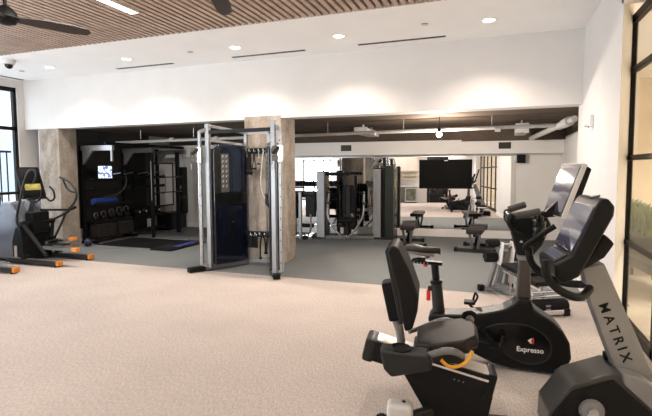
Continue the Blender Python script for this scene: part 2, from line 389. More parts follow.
# outside the left windows: railings, paving and a pale facade
struct('ground', B().box(-16, XL - .16, -6, 14, -.2, -.02), speckle_mat('paving', (.35, .35, .36), (.5, .5, .5), 3))
r = thing('facade', 'pale facade with dark window openings across the yard outside the left window', 'building', (-15, 5, 0))
B().box(-.3, 0, -9, 9, 0, 9).done('wall', mat('pale_render', (.70, .70, .74), .9, noise=.05, nscale=2), r)
for yy in (-4.5, -2.1, .3, 2.7, 5.1):
    for zz in (1.0, 4.0): B().box(.0, .04, yy, yy + 1.1, zz, zz + 1.9).done('opening', mat('dim_glass', (.42, .46, .55), .15, noise=.1), r)
r = thing('railing', 'dark vertical bar railing outside the left window', 'railing', (-10.9, 5.3, 0))
for zz in (.1, 2.15): B().box(-.02, .02, -2.2, 2.6, zz, zz + .05).done('rail', FRAMEM, r)
for i in range(30): B().box(-.012, .012, -2.15 + i*.16, -2.13 + i*.16, .15, 2.15).done('bar', FRAMEM, r)

# ---- right glazing: steel grid
f = B(); xa, xb = 1.335, 1.385
ys = [5.98 - 1.07*i for i in range(7)]
for y in ys: f.box(xa, xb, y - .075, y - .015, 0, 3.36)
for z0, z1 in ((0, .10), (.90, .955), (1.815, 1.87), (2.745, 2.80), (3.27, 3.36)): f.box(xa, xb, ys[-1] - .04, ys[0] - .015, z0, z1)
o = struct('window_4', f, FRAMEM)
B().box(1.355, 1.36, ys[-1], ys[0] - .02, .05, 3.3).done('pane', GLASS, o)
# doorway on the back wall
f = B(); f.box(-1.25, -1.16, YB - .12, YB + .02, 0, 2.5); f.box(-.25, -.16, YB - .12, YB + .02, 0, 2.5); f.box(-1.25, -.16, YB - .12, YB + .02, 2.38, 2.5); f.box(-1.16, -.25, YB - .1, YB - .02, 0, .45); f.box(-1.16, -.25, YB - .1, YB - .02, 1.05, 1.2)
o = struct('door_1', f, FRAMEM)
B().box(-1.16, -.25, YB - .07, YB - .06, .45, 2.38).done('pane', SCREEN, o)
# lobby beyond the right glazing
LB = mat('lobby_paint', (.80, .70, .56), .8, noise=.03, nscale=3)
struct('floor', B().box(1.44, 6.5, -2, 14, -.1, -.01), speckle_mat('lobby_tile', (.50, .42, .34), (.60, .52, .43), 4, .35))
b = B(); b.box(5.2, 5.4, -2, 14, 0, 3.8); b.box(1.55, 6.5, 12.6, 12.8, 0, 3.8); b.box(1.55, 6.5, -2.2, -2, 0, 3.8)
b.box(2.3, 2.62, 10.9, 12.6, 0, 3.8)
struct('wall_lobby', b, LB)
struct('baseboard_lobby', B().box(2.28, 2.64, 10.88, 12.6, 0, .16), MATS['white_trim'])
struct('ceiling', B().box(1.55, 6.5, -2.2, 12.8, 3.75, 3.85), CEILM)

# ================================================================== RECUMBENT BIKE (foreground)
def rad(d): return math.radians(d)
r = thing('recumbent_exercise_bike', 'large recumbent exercise bike in the foreground with padded seat, cup holder and silver mast', 'exercise bike', (-.37, 3.25, 0), rad(7.5))
b = B(); b.cyl((-.24, -.22, .06), (-.03, -.05, .06), .04, bev=.01); fo = b.done('rear_stabilizer', CHAR, r)
b = B(); b.box(-.325, -.155, -.30, -.19, .03, .20, .035, seg=3); b.done('end_cap', LGREY, fo)
b = B(); b.cyl((-.36, -.26, .055), (-.36, -.22, .055), .05, bev=.01); b.cyl((-.34, -.24, .06), (-.26, -.24, .09), .03); b.done('wheel', RUB, fo)
B().cyl((-.215, -.24, .195), (-.215, -.24, .204), .012).done('screw', BLACKM, fo)
b = B(); b.prism([(-.26, .37), (-.05, .01), (.33, .01), (.365, .20), (.385, .34), (.1, .42)], -.085, .085, .02); b.done('pedestal', PLAST, r)
b = B(); b.box(.30, .72, -.03, .03, .008, .04, .006); b.done('base_beam', CHAR, r)
# inclined seat rail
ang = math.atan2(-.205, .86); RMx = Matrix.Translation((-.04, 0, .385)) @ Matrix.Rotation(-ang, 4, 'Y')
b = B(); b.box(-.40, .40, -.095, .095, -.085, .06, .012, RMx); rail = b.done('seat_rail', PLAST, r)
b = B(); b.box(-.40, .385, -.075, .075, .058, .072, .004, RMx); b.done('rail_top', mat('anodised_top', (.66, .62, .58), .4, .3, noise=.04), rail)
b = B(); b.box(-.36, .385, -.1, -.094, .022, .038, .001, RMx); b.box(-.36, .385, .094, .1, .022, .038, .001, RMx); b.done('side_track', CHROME, rail)
b = B(); b.box(-.475, -.39, -.105, .105, -.10, .07, .03, RMx); b.done('end_cap', CHAR, rail)
b = B(); b.box(.37, .43, -.105, .105, -.105, .085, .025, RMx); b.done('end_cap', PLAST, rail)
for k in range(3):
    b = B(); b.box(.16 + k*.03, .17 + k*.03, -.0965, -.0945, -.035, -.022, 0, RMx); b.done('decal', GREYP, rail)
# carriage + cushion
b = B(); b.box(-.16, .18, -.12, .12, .43, .53, .02); b.done('seat_carriage', CHAR, r)
b = B(); SM = Matrix.Translation((.06, 0, .585)) @ Matrix.Rotation(rad(-12), 4, 'Y')
b.prism([(-.20, -.17), (-.20, .17), (-.10, .235), (.12, .235), (.20, .17), (.215, 0), (.20, -.17), (.12, -.235), (-.10, -.235)], -.035, .035, .022, 'xy', 3, SM); b.done('seat_cushion', BROWNV, r)
b = B(); b.prism([(-.19, -.16), (-.19, .16), (-.10, .22), (.12, .22), (.19, .15), (.19, -.15), (.12, -.22), (-.10, -.22)], -.06, -.033, .008, 'xy', 2, SM); b.done('seat_pan', CHAR, r)
# backrest
b = B(); b.prism([(-.335, 1.20), (-.30, 1.235), (-.262, 1.22), (-.185, 1.07), (-.125, .90), (-.13, .80), (-.165, .67), (-.215, .655), (-.235, .74), (-.265, .93), (-.305, 1.07)], -.19, .19, .028, 'xz', 3); bk = b.done('backrest', VINYL, r)
b = B(); b.prism([(-.352, 1.19), (-.33, 1.225), (-.26, .93), (-.225, .70), (-.25, .69), (-.30, .93)], -.165, .165, .012); b.done('back_shell', CHAR, bk)
b = B(); b.box(-.36, -.25, -.07, .07, .68, .96, .02, Matrix.Translation((-.3, 0, .82)) @ Matrix.Rotation(rad(-12), 4, 'Y') @ Matrix.Translation((.3, 0, -.82))); b.done('back_bracket', PLAST, r)
b = B(); b.tube([(-.245, -.035, .50), (-.265, -.035, .62), (-.31, -.035, .74)], .026, 10); b.tube([(-.245, .035, .50), (-.265, .035, .62), (-.31, .035, .74)], .026, 10); b.done('back_post', SILV, r)
# side arms with grips
for s in (-1, 1):
    b = B(); b.tube([(-.20, s*.20, .52), (-.12, s*.28, .53), (-.04, s*.30, .56), (.04, s*.30, .59), (.11, s*.30, .588), (.16, s*.295, .56)], [.016, .018, .021, .024, .023, .017], 10); g = b.done('side_grip', GREYP, r)
    b = B(); b.prism([(-.02, .590), (.03, .609), (.09, .613), (.12, .604), (.09, .602), (.03, .597)], s*.30 - .012, s*.30 + .012, .002); b.done('pulse_sensor', STEEL, g)
b = B(); b.tube([(.02, -.25, .51), (.07, -.265, .478), (.13, -.262, .483), (.185, -.25, .52), (.215, -.24, .58)], .0115, 8); b.done('adjuster_cable', YEL, r)
b = B(); b.cyl((.235, .235, .635), (.235, .275, .635), .062, bev=.01); kn = b.done('adjuster_knob', PLAST, r)
b = B(); b.cyl((.235, .225, .635), (.235, .234, .635), .03); b.done('hub', STEEL, kn)
# cup holder
b = B(); b.prism([(-.365, .585), (-.06, .575), (-.03, .53), (-.04, .475), (-.29, .41), (-.34, .46)], -.365, -.215, .025, 'xz', 3); ch = b.done('cup_holder', CHAR, r)
b = B(); b.torus((-.235, -.29, .586), .060, .010, Matrix.Rotation(rad(2), 4, 'Y'), 24); b.done('cup_rim', PLAST, ch)
b = B(); b.cyl((-.235, -.29, .50), (-.236, -.29, .587), .058, seg=24); b.done('cup_well', mat('well_black', (.006, .006, .006), .6, noise=.1), ch)
# front shroud, black side covers, crank
SHR = mat('shroud_grey', (.06, .058, .054), .3, .25, noise=.08, nscale=8)
b = B(); b.prism([(.69, .02), (.695, .18), (.815, .36), (.84, .382), (1.08, .478), (1.12, .465), (1.15, .42), (1.28, .28), (1.37, .14), (1.37, .02)], -.15, .15, .020); sh = b.done('shroud', SHR, r)
for s in (-1, 1):
    b = B(); b.prism([(.715, .03), (.715, .175), (.83, .342), (1.06, .435), (1.11, .39), (1.27, .25), (1.31, .04)], s*.148, s*.168, .006); b.done('side_cover', PLAST, sh)
    b = B(); b.cyl((.935, s*.165, .235), (.935, s*.195, .235), .075, bev=.012, seg=24); ck = b.done('crank_disc', SILV, r)
    e = V((.935 + s*.13, s*.215, .235 + s*.10))
    b = B(); b.bar((.935, s*.205, .235), e, .034, .022, .006); b.cyl((.935, s*.19, .235), (.935, s*.222, .235), .03); b.done('crank_arm', STEEL, ck)
    b = B(); b.box(e.x - .06, e.x + .06, min(s*.235, s*.335), max(s*.235, s*.335), e.z - .015, e.z + .015, .01); b.box(e.x - .012, e.x + .012, min(s*.2, s*.25), max(s*.2, s*.25), e.z - .01, e.z + .01); b.done('pedal', PLAST, ck)
b = B(); b.prism([(1.10, .485), (1.115, .41), (1.275, .265), (1.37, .14), (1.52, .14), (1.35, .38), (1.22, .46)], -.175, .175, .02); b.done('mast_base', SILV, r)
b = B(); b.cyl((1.30, -.3, .05), (1.30, .3, .05), .05, bev=.01); b.done('front_stabilizer', CHAR, r)
b = B(); b.box(1.075, 1.115, .05, .10, .475, .525, .01); b.done('release_knob', PLAST, r)
b = B(); b.prism([(.895, 1.10), (1.02, 1.14), (1.35, .38), (1.20, .30), (1.10, .47), (.955, .86)], -.055, .055, .012); ms = b.done('mast', SILV, r)
tx = V((.39, 0, -.92)); ty = V((.92, 0, .39))
text_mesh('MATRIX', .082, frame(tx, ty, V((1.092, -.0565, .70))), 'lettering', PLAST, ms, spacing=1.5, bold=.0012)
# console
b = B(); b.prism([(.69, 1.15), (.695, 1.075), (.745, 1.035), (.83, 1.08), (1.008, 1.455), (1.012, 1.512), (.975, 1.56), (.935, 1.557), (.903, 1.505), (.785, 1.21)], -.222, .222, .020, 'xz', 3); cs = b.done('console', PLAST, r)
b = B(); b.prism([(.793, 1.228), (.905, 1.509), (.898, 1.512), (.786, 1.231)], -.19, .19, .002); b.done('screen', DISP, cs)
b = B(); b.prism([(.703, 1.158), (.775, 1.2035), (.771, 1.210), (.699, 1.1645)], -.17, .17, .002); kp = b.done('keypad', CHAR, cs)
b = B()
for i in range(3):
    for j in range(9): b.box(-.009, .009, -.006, .006, 0, .004, .001, Matrix.Translation((.716 + i*.019, -.13 + j*.032, 1.1745 + i*.012)) @ Matrix.Rotation(rad(-32), 4, 'Y'))
b.done('key', mat('key_blue_grey', (.16, .18, .26), .4, noise=.1), kp)
b = B(); b.cyl((.955, -.04, 1.556), (.953, -.04, 1.564), .032, seg=20); lg = b.done('emblem', CHAR, cs)
b = B(); b.torus((.953, -.04, 1.564), .021, .003, Matrix.Rotation(rad(-10), 4, 'Y')); b.done('emblem_ring', STEEL, lg)
b = B(); b.prism([(.86, 1.10), (.99, 1.19), (1.045, 1.28), (.985, 1.34), (.92, 1.22)], -.15, .15, .02); b.done('console_back', PLAST, cs)
# handlebar
for s in (-1, 1):
    b = B(); b.tube([(.632, s*.24, 1.185), (.636, s*.24, 1.11), (.668, s*.24, 1.045), (.74, s*.23, .985), (.84, s*.19, .950), (.93, s*.07, .97), (.945, 0, .99)], .026, 10); hb = b.done('handlebar', PLAST, r)
    if s > 0: b = B(); b.tube([(.635, s*.225, 1.165), (.60, s*.22, 1.185), (.655, s*.22, 1.235), (.73, s*.215, 1.295), (.79, s*.205, 1.34)], .019, 10); b.done('upper_grip', RUB, hb)

# ================================================================== UPRIGHT BIKE
r = thing('upright_exercise_bike', 'black upright exercise bike with tilted square screen and water bottle, behind the recumbent bike', 'exercise bike', (-.1, 4.3, 0), rad(2.5))
b = B()
b.prism([(-.44, .435), (-.465, .40), (-.45, .33), (-.28, .24), (-.08, .12), (.09, .05), (.25, .022), (.59, .022), (.665, .065), (.705, .16), (.69, .29), (.64, .38), (.575, .45), (.47, .515), (.41, .56), (.385, .63), (.29, .63), (.255, .585), (.17, .53), (.02, .485), (-.16, .455)], -.115, .115, .03, 'xz', 3)
bd = b.done('body', PLAST, r)
pan = [(-.10, .345), (.02, .36), (.12, .40), (.25, .42), (.36, .412), (.46, .37), (.53, .30), (.55, .225), (.53, .15), (.46, .10), (.36, .085), (.25, .115), (.15, .18), (.05, .225), (-.10, .25)]
for s in (-1, 1):
    b = B(); b.prism(pan, s*.112, s*.121, .004); b.done('side_panel', PLASTG, bd)
    b = B(); b.tube([(x, s*.119, z) for x, z in pan], .006, 6, 4, True); b.done('panel_trim', CHAR, bd)
text_mesh('Expresso', .058, frame((1, 0, 0), (0, 0, 1), V((.385, -.1225, .205))), 'lettering', WHITEP, bd, bold=.0008)
b = B(); b.prism([(.365, .285), (.395, .31), (.395, .29), (.385, .285), (.395, .28), (.395, .26)], -.1235, -.121); b.done('logo', WHITEP, bd)
b = B(); b.prism([(.402, .315), (.414, .31), (.414, .262), (.402, .258)], -.1235, -.121); b.prism([(.376, .262), (.386, .275), (.39, .262)], -.1235, -.121); b.done('logo', RED, bd)
for x, wd in ((.62, .30), (-.33, .27)):
    b = B(); b.box(x - .045, x + .045, -wd, wd, .012, .07, .02); st = b.done('stabilizer', CHAR, r)
    for s in (-1, 1):
        b = B(); b.cyl((x, s*(wd - .03), 0), (x, s*(wd - .03), .02), .025); b.done('foot', RUB, st)
b = B(); b.box(-.39, -.27, -.06, .06, .05, .34, .02); b.done('rear_leg', PLAST, r)
b = B(); b.cyl((-.375, 0, .42), (-.402, 0, .70), .055, .05, 18, .006); b.done('seat_sleeve', CHAR, r)
b = B(); b.cyl((-.401, 0, .69), (-.404, 0, .725), .058, bev=.008); b.done('seat_collar', PLAST, r)
b = B(); b.cyl((-.402, 0, .71), (-.418, 0, .875), .034); b.done('seat_post', BLACKM, r)
b = B(); b.box(-.69, -.35, -.028, .028, .868, .898, .006, Matrix.Translation((-.5, 0, .88)) @ Matrix.Rotation(rad(2.5), 4, 'Y') @ Matrix.Translation((.5, 0, -.88))); sl = b.done('seat_slider', BLACKM, r)
b = B()
for k in range(7): b.cyl((-.66 + k*.03, -.029, .885 - k*.001), (-.66 + k*.03, -.027, .885 - k*.001), .006, seg=8)
b.done('pin_hole', STEEL, sl)
b = B(); b.cyl((-.50, 0, .845), (-.50, 0, .872), .02); b.done('slider_knob', RED, sl)
# saddle from cross-sections
def saddle(x0, sc, h):
    t = bmesh.new(); secs = [(-.155, .05, .0), (-.13, .115, .022), (-.06, .125, .028), (.02, .085, .012), (.09, .045, .006), (.155, .032, .008), (.178, .016, .0)]; rings = []
    for x, wd, dz in secs:
        ring = []
        for k in range(14):
            a = 2*PI*k/14; ring.append(t.verts.new((x0 + x*sc, wd*math.cos(a)*sc*.92, h + dz + .034*math.sin(a)*(1 if math.sin(a) > 0 else .75))))
        rings.append(ring)
    for i in range(len(secs) - 1):
        for k in range(14): t.faces.new((rings[i][k], rings[i][(k+1) % 14], rings[i+1][(k+1) % 14], rings[i+1][k]))
    t.faces.new(rings[0][::-1]); t.faces.new(rings[-1]); bmesh.ops.recalc_face_normals(t, faces=t.faces); return t
b = B(); b.merge(saddle(-.545, 1.0, .985)); sd = b.done('saddle', BROWNV, r)
b = B(); b.merge(saddle(-.575, .86, .957)); b.done('saddle_base', mat('saddle_grey', (.24, .24, .245), .4, noise=.05), sd)
b = B(); b.bar((-.62, -.025, .905), (-.46, -.025, .935), .01, .01); b.bar((-.62, .025, .905), (-.46, .025, .935), .01, .01); b.box(-.57, -.50, -.03, .03, .895, .93, .005); b.done('saddle_clamp', BLACKM, sd)
b = B(); b.box(-.475, -.425, -.03, .03, .625, .672, .01); lv = b.done('lever_mount', CHAR, r)
b = B(); b.box(-.488, -.452, -.018, .018, .53, .635, .008); b.done('release_lever', RED, lv)
# mast and steering frame
b = B(); b.prism([(.275, .60), (.395, .60), (.385, .80), (.388, .985), (.292, .985), (.285, .80)], -.05, .05, .018, 'xz', 3); b.done('mast', mat('mast_brown_black', (.055, .042, .036), .35, noise=.1), r)
b = B(); b.box(.278, .40, -.062, .062, .955, 1.0, .008); b.done('mast_clamp', SILV, r)
b = B(); b.prism([(.27, 1.0), (.395, 1.0), (.47, 1.10), (.53, 1.27), (.50, 1.33), (.30, 1.325), (.215, 1.31), (.20, 1.27), (.225, 1.18)], -.085, .085, .022, 'xz', 3); b.done('steering_head', PLAST, r)
b = B(); b.cyl((.205, -.225, 1.335), (.205, .225, 1.335), .022); b.ball((.205, -.225, 1.335), .034); b.ball((.205, .225, 1.335), .034); b.box(.18, .25, -.10, .10, 1.28, 1.35, .015); hb = b.done('handlebar', PLAST, r)
for s in (-1, 1):
    b = B(); b.cyl((.21, s*.205, 1.352 + .012*s), (.392 - .035*s, s*.205, 1.402 + .012*s), .030, bev=.006); b.done('grip', mat('grip_grey', (.05, .045, .042), .6, noise=.15), hb)
    b = B(); b.tube([(.205, s*.225, 1.345), (.19, s*.225, 1.29), (.23, s*.20, 1.23), (.29, s*.12, 1.20)], .018, 8); b.done('drop_bar', PLAST, hb)
for x, z in ((.30, 1.12), (.25, 1.22)): B().ball((x, -.087, z), .012).done('bolt', STEEL, r)
# console turned a little to the rider
CM = Matrix.Translation((.61, 0, 0)) @ Matrix.Rotation(rad(6), 4, 'Z') @ Matrix.Translation((-.61, 0, 0))
fx = V((.137, 0, .405)).normalized()
def cq(a, d): # a along the screen face (0..1) , d thickness behind it
    p = V((.548, 0, 1.35)) + fx*(a*.44); n = V((fx.z, 0, -fx.x)); q = p + n*d; return (q.x, q.z)
b = B(); b.prism([cq(-.02, -.008), cq(1.02, -.008), cq(1.02, .03), cq(-.02, .03)], -.275, .275, .008, M=CM); cs = b.done('console', LGREY, r)
b = B(); b.prism([cq(.01, .028), cq(1.0, .028), cq(.97, .075), cq(.06, .085)], -.26, .26, .015, M=CM); b.done('console_back', PLAST, cs)
b = B(); b.prism([cq(.0, -.011), cq(1.0, -.011), cq(1.0, -.007), cq(.0, -.007)], -.262, .262, .001, M=CM); b.done('bezel', BLACKM, cs)
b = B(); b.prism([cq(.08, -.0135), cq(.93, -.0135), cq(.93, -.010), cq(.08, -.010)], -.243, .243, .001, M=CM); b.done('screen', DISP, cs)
b = B(); b.bar((.45, 0, 1.30), (.64, 0, 1.50), .09, .05, .01); b.bar((.40, 0, 1.34), (.58, 0, 1.36), .10, .05, .01); b.done('console_arm', PLAST, r)
# crank and pedals
for s in (-1, 1):
    e = V((0 - s*-.0 + s*-.11, s*.16, .36 + s*.12))
    b = B(); b.bar((0, s*.138, .36), e, .032, .02, .005); b.cyl((0, s*.11, .36), (0, s*.15, .36), .03); ca = b.done('crank_arm', BLACKM, r)
    b = B(); b.box(e.x - .05, e.x + .05, min(s*.175, s*.275), max(s*.175, s*.275), e.z - .014, e.z + .014, .006); pd = b.done('pedal', PLAST, ca)
    b = B(); b.tube([(e.x + .04, s*.19, e.z), (e.x + .07, s*.2, e.z + .06), (e.x + .05, s*.225, e.z + .09), (e.x + .03, s*.26, e.z)], .01, 6); b.done('toe_strap', RUB, pd)
# water bottle hanging in the steering frame
r = thing('water_bottle', 'glossy black water bottle in the holder under the upright bike handlebar', 'bottle', (0, 0, 0))
E_ = Matrix.Translation((-.1, 4.3, 0)) @ Matrix.Rotation(rad(2.5), 4, 'Z')
p = E_ @ V((.425, -.155, 1.175)); r.location = p
B().lathe([(.046, 0), (.055, .012), (.056, .07), (.050, .085), (.056, .10), (.055, .135), (.035, .15)]).done('flask', PLASTG, r)
B().lathe([(.034, .148), (.034, .172), (.018, .178), (.016, .19)]).done('cap', PLASTG, r)
r['label'] = 'glossy black water bottle in the holder under the upright bike handlebar'

# ================================================================== DECLINE BENCH WITH FOAM ROLLERS
r = thing('decline_bench', 'silver framed decline ab bench with black foam rollers, behind the upright bike', 'weight bench', (.33, 6.4, 0), rad(-61))
b = B(); b.bar((-.66, 0, .10), (.55, 0, .10), .07, .07, .008); b.bar((-.60, 0, .10), (-.40, 0, .62), .07, .06, .008); b.done('main_beam', SILV, r)
for x in (-.66, .55):
    b = B(); b.bar((x, -.22, .05), (x, .22, .05), .06, .06, .008); fb = b.done('foot_bar', CHROME, r)
    for s in (-1, 1):
        b = B(); b.box(x - .04, x + .04, s*.22 - .04, s*.22 + .04, .0, .09, .015); b.done('foot_cap', RUB, fb)
for s in (-1, 1):
    b = B(); b.bar((-.62, s*.13, .06), (-.42, s*.075, .66), .05, .05, .006); b.done('leg', SILV, r)
    b = B(); b.prism([(-.50, .42), (-.36, .42), (-.30, .74), (-.44, .74)], s*.085 - .006, s*.085 + .006, .003); pl = b.done('side_plate', WHITEP, r)
    b = B()
    b.cyl((-.40, s*.085 - .008, .66), (-.40, s*.085 + .008, .66), .016); b.done('plate_hole', BLACKM, pl)
b = B(); b.cyl((-.42, -.27, .70), (-.42, .27, .70), .014); b.cyl((-.47, -.30, .50), (-.47, .30, .50), .014); b.cyl((.42, -.27, .20), (.42, .27, .20), .014); b.done('roller_axle', CHROME, r)
for x, z, ra in ((-.42, .72, .055), (-.47, .52, .075)):
    for s in (-1, 1):
        b = B(); b.cyl((x, s*.10, z), (x, s*.27, z), ra, bev=.015, seg=18); b.done('foam_roller', RUB, r)
b = B(); b.cyl((.47, -.28, .10), (.47, .28, .10), .085, bev=.015, seg=18); b.done('foam_roller', RUB, r)
b = B(); b.box(-.30, .20, -.15, .15, .40, .46, .02, Matrix.Rotation(rad(4), 4, 'Y')); b.done('back_pad', VINYL, r)
b = B(); b.box(.22, .50, -.15, .15, .36, .42, .02, Matrix.Rotation(rad(2), 4, 'Y')); b.done('seat_pad', VINYL, r)
for s in (-1, 1):
    b = B(); b.bar((-.30, s*.09, .37), (.50, s*.09, .31), .03, .03, .003); b.bar((.28, s*.09, .32), (.36, s*.07, .10), .03, .03, .003); b.bar((-.1, s*.09, .36), (-.18, s*.06, .10), .03, .03, .003); b.done('pad_rail', CHROME, r)
b = B(); b.cyl((.50, -.20, .28), (.50, .20, .28), .012); b.done('handle', CHROME, r)

# ================================================================== FLAT BENCHES BY THE MIRROR
def bench(name, label, loc, rz):
    r = thing(name, label, 'weight bench', loc, rz, 'padded benches in front of the mirror')
    b = B(); b.prism([(-.15, -.62), (.15, -.62), (.16, -.5), (.16, .15), (-.16, .15), (-.16, -.5)], .405, .495, .022, 'xy', 3); b.done('back_pad', BROWNV, r)
    b = B(); b.box(-.17, .17, .19, .52, .405, .495, .022); b.done('seat_pad', BROWNV, r)
    b = B(); b.bar((0, -.50, .365), (0, .42, .365), .06, .07, .006); b.bar((0, -.40, .08), (0, .40, .08), .07, .06, .006)
    b.done('spine', CHAR, r)
    for s in (-1, 1):
        b = B(); b.bar((s*.10, -.46, .40), (s*.05, -.36, .06), .045, .045, .006); b.done('post', SILV, r)
    b = B(); b.bar((0, .33, .08), (0, .28, .36), .06, .06, .006); b.done('post', SILV, r)
    for y, wd in ((-.38, .38), (.42, .30)):
        b = B(); b.bar((-wd, y, .045), (wd, y, .045), .075, .065, .01); fb = b.done('foot_bar', CHAR, r)
        for s in (-1, 1):
            b = B(); b.box(s*wd - .035, s*wd + .035, y - .05, y + .05, 0, .09, .014); b.done('foot_cap', RUB, fb)
    b = B(); b.bar((0, -.30, .12), (0, .05, .36), .05, .03, .006); b.done('adjuster', BLACKM, r)
    return r
bench('weight_bench', 'padded bench at left below the television, half hidden by the recumbent bike backrest', (-1.86, 10.55, 0), rad(6))
bench('weight_bench', 'padded bench at right below the television, nearer the decline bench', (-.37, 10.32, 0), rad(-4))

# ================================================================== TELEVISION
r = thing('television', 'large black flat television mounted on the mirror', 'television', mw(-1.21, .0, 1.58), TH)
b = B(); b.box(-.635, .635, -.155, -.105, -.36, .36, .008); b.done('housing', PLAST, r)
b = B(); b.box(-.622, .622, -.158, -.154, -.345, .35, .001); b.done('screen', mat('tv_black', (.003, .003, .003), .55, spec=.1, noise=.1, nscale=2), r)
b = B(); b.box(-.16, .16, -.105, .0, -.14, .14, .004); b.done('wall_bracket', BLACKM, r)
b = B(); b.box(-.03, .06, -.160, -.157, .325, .345, 0); b.done('sticker_or_glint', WHITEP, r)  # white patch painted on as the light reflected at the screen top

# ================================================================== FUNCTIONAL TRAINER
r = thing('cable_crossover', 'tall silver cable trainer with two weight towers, navy shields and a top bar', 'cable machine', (-4.0, 7.0, 0))
def tw(p, z): return V((p[0] + 4.0, p[1] - 7.0, z))
def pulley(b, c, rd, ax):
    c = V(c); a = V(ax).normalized(); b.cyl(c - a*.014, c + a*.014, rd, seg=18, bev=.004)
def tower(FL, UP, RL, foot, s):
    d = (V((*RL, 0)) - V((*UP, 0))).normalized(); n = V((-d.y, d.x, 0))
    b = B(); b.bar(tw(foot, .05), tw(RL, .05), .09, .07, .01); bl = b.done('base_leg', SILV, r)
    fv = V((*foot, 0)); dd = (V((*RL, 0)) - fv).normalized()
    b = B(); b.bar(tw((fv - dd*.06).to_2d(), .05), tw((fv + dd*.24).to_2d(), .05), .115, .085, .02); b.done('foot_cap', RUB, bl)
    b = B(); b.bar(tw(UP, .06), tw(UP, 2.50), .075, .075, .008); b.done('upright', SILV, r)
    b = B(); b.bar(tw(RL, .06), tw(RL, 2.41), .06, .06, .006); b.done('upright', SILV, r)
    b = B(); b.bar(tw(FL, .10), tw(FL, 2.38), .036, .05, .004); rl = b.done('guide_rail', SILV, r)
    fw = (V((*FL, 0)) - V((*UP, 0))).normalized(); sd = V((-fw.y, fw.x, 0))
    for k in range(24):
        c = tw(FL, .25 + k*.088)
        for q in (-1, 1):
            if k % 2 == 0 or q == s: B().cyl(c + sd*.0235*q - sd*.001*q, c + sd*.0245*q, .010, seg=8).done('pin_hole', BLACKM, rl)
    b = B(); b.bar(tw(UP, 2.47), tw(RL, 2.385), .05, .05, .005); b.done('top_beam', SILV, r)
    b = B(); b.bar(tw(UP, 2.23), tw(RL, 2.165), .045, .045, .005); b.done('side_beam', SILV, r)
    b = B(); b.bar(tw(FL, 2.36), tw(UP, 2.42), .05, .06, .006); b.done('rail_mount', SILV, r)
    b = B(); b.bar(tw(FL, .10), tw(UP, .10), .05, .06, .006); b.done('rail_mount', SILV, r)
    # shield (curved acrylic) with weight stack inside
    ct = (V((*UP, 0)) + V((*RL, 0)))/2; ln = (V((*RL, 0)) - V((*UP, 0))).length/2 - .05
    M = Matrix((d, n, V((0, 0, 1)))).transposed().to_4x4(); M.translation = ct - V((4.0*-1, 7.0, 0))
    b = B(); b.prism([(-ln, .12), (-ln + .03, .10), (ln - .05, .10), (ln, .14), (ln, 2.05), (ln - .06, 2.16), (-ln + .10, 2.16), (-ln, 2.08)], -.085, .085, .035, 'xz', 3, M); shd = b.done('shield', NAVY, r)
    b = B(); b.prism([(-ln + .01, 1.12), (ln - .01, 1.12), (ln - .01, 1.32), (-ln + .01, 1.32)], -.092, .092, .01, 'xz', 2, M); b.done('shield_band', PLAST, shd)
    b = B(); b.prism([(-ln + .02, 1.325), (-ln + .02, 2.07), (-ln + .13, 2.14), (-ln + .13, 1.325)], -.091, .091, .006, 'xz', 2, M); b.done('placard_panel', CHAR, shd)
    b = B(); b.prism([(-ln + .14, 1.34), (-ln + .30, 1.34), (-ln + .30, 2.0), (-ln + .14, 2.0)], -.0885, .0885, .002, 'xz', 1, M); pc = b.done('placard', mat('placard_grey', (.10, .10, .10), .5, noise=.15, nscale=40), shd)
    for k in range(7):
        for q in (0, 1):
            b = B(); zz = 1.42 + k*.085
            b.prism([(-ln + .17 + q*.07, zz), (-ln + .20 + q*.07, zz + .045), (-ln + .185 + q*.07, zz + .05), (-ln + .162 + q*.07, zz + .02)], -.0895, .0895, 0, 'xz', 1, M); b.done('pictogram', LGREY, pc)
    b = B(); b.prism([(.02, 1.33), (.035, 1.33), (.035, 2.1), (.02, 2.1)], -.0875, .0875, 0, 'xz', 1, M); b.done('seam', CHAR, shd)
    b = B(); b.prism([(-.03, .40), (.05, .40), (.05, .98), (-.03, .98)], -.088, .088, .004, 'xz', 2, M); b.done('weight_slot', BLACKM, shd)
    b = B(); b.box(-.002, .028, -.096, .096, .80, .83, .004, M); b.done('selector_pin', CHROME, shd)
    # adjustable pulley carriage
    c = tw(FL, 1.98); pd_ = (V((-.8, -.6, 0)) if s < 0 else V((-.62, -.78, 0))).normalized(); ps = V((-pd_.y, pd_.x, 0))
    b = B(); b.bar(c + V((0, 0, -.13)), c + V((0, 0, .13)), .075, .08, .01); cg = b.done('pulley_carriage', STEEL, r)
    for dz in (.07, -.07):
        b = B(); pulley(b, c + pd_*.095 + V((0, 0, dz)), .055, ps); b.done('pulley_wheel', GREYP, cg)
    b = B(); b.cyl(c + sd*.05*s + V((0, 0, .0)), c + sd*.13*s + V((0, 0, 0)), .014); b.ball(c + sd*.14*s, .022); b.done('pull_pin', ORANGE if s > 0 else BLACKM, cg)
    e = c + pd_*.14 + V((0, 0, -.02))
    for q in (-1, 1):
        b = B(); b.bar(c + pd_*.03 + ps*.024*q + V((0, 0, .10)), c + pd_*.13 + ps*.024*q + V((0, 0, .0)), .05, .006, .001, ps); b.done('pulley_bracket', CHAR, cg)
    b = B(); b.tube([c + pd_*.15 + V((0, 0, .06)), e + V((0, 0, -.05)), e + V((0, 0, -.14))], .006, 6); b.done('cable', BLACKM, cg)
    b = B(); b.tube([e + V((0, 0, -.13)), e + sd*.02 + V((0, 0, -.18)), e + V((0, 0, -.23)), e - sd*.02 + V((0, 0, -.18))], .006, 6, 4, True); b.done('carabiner', CHROME, cg)
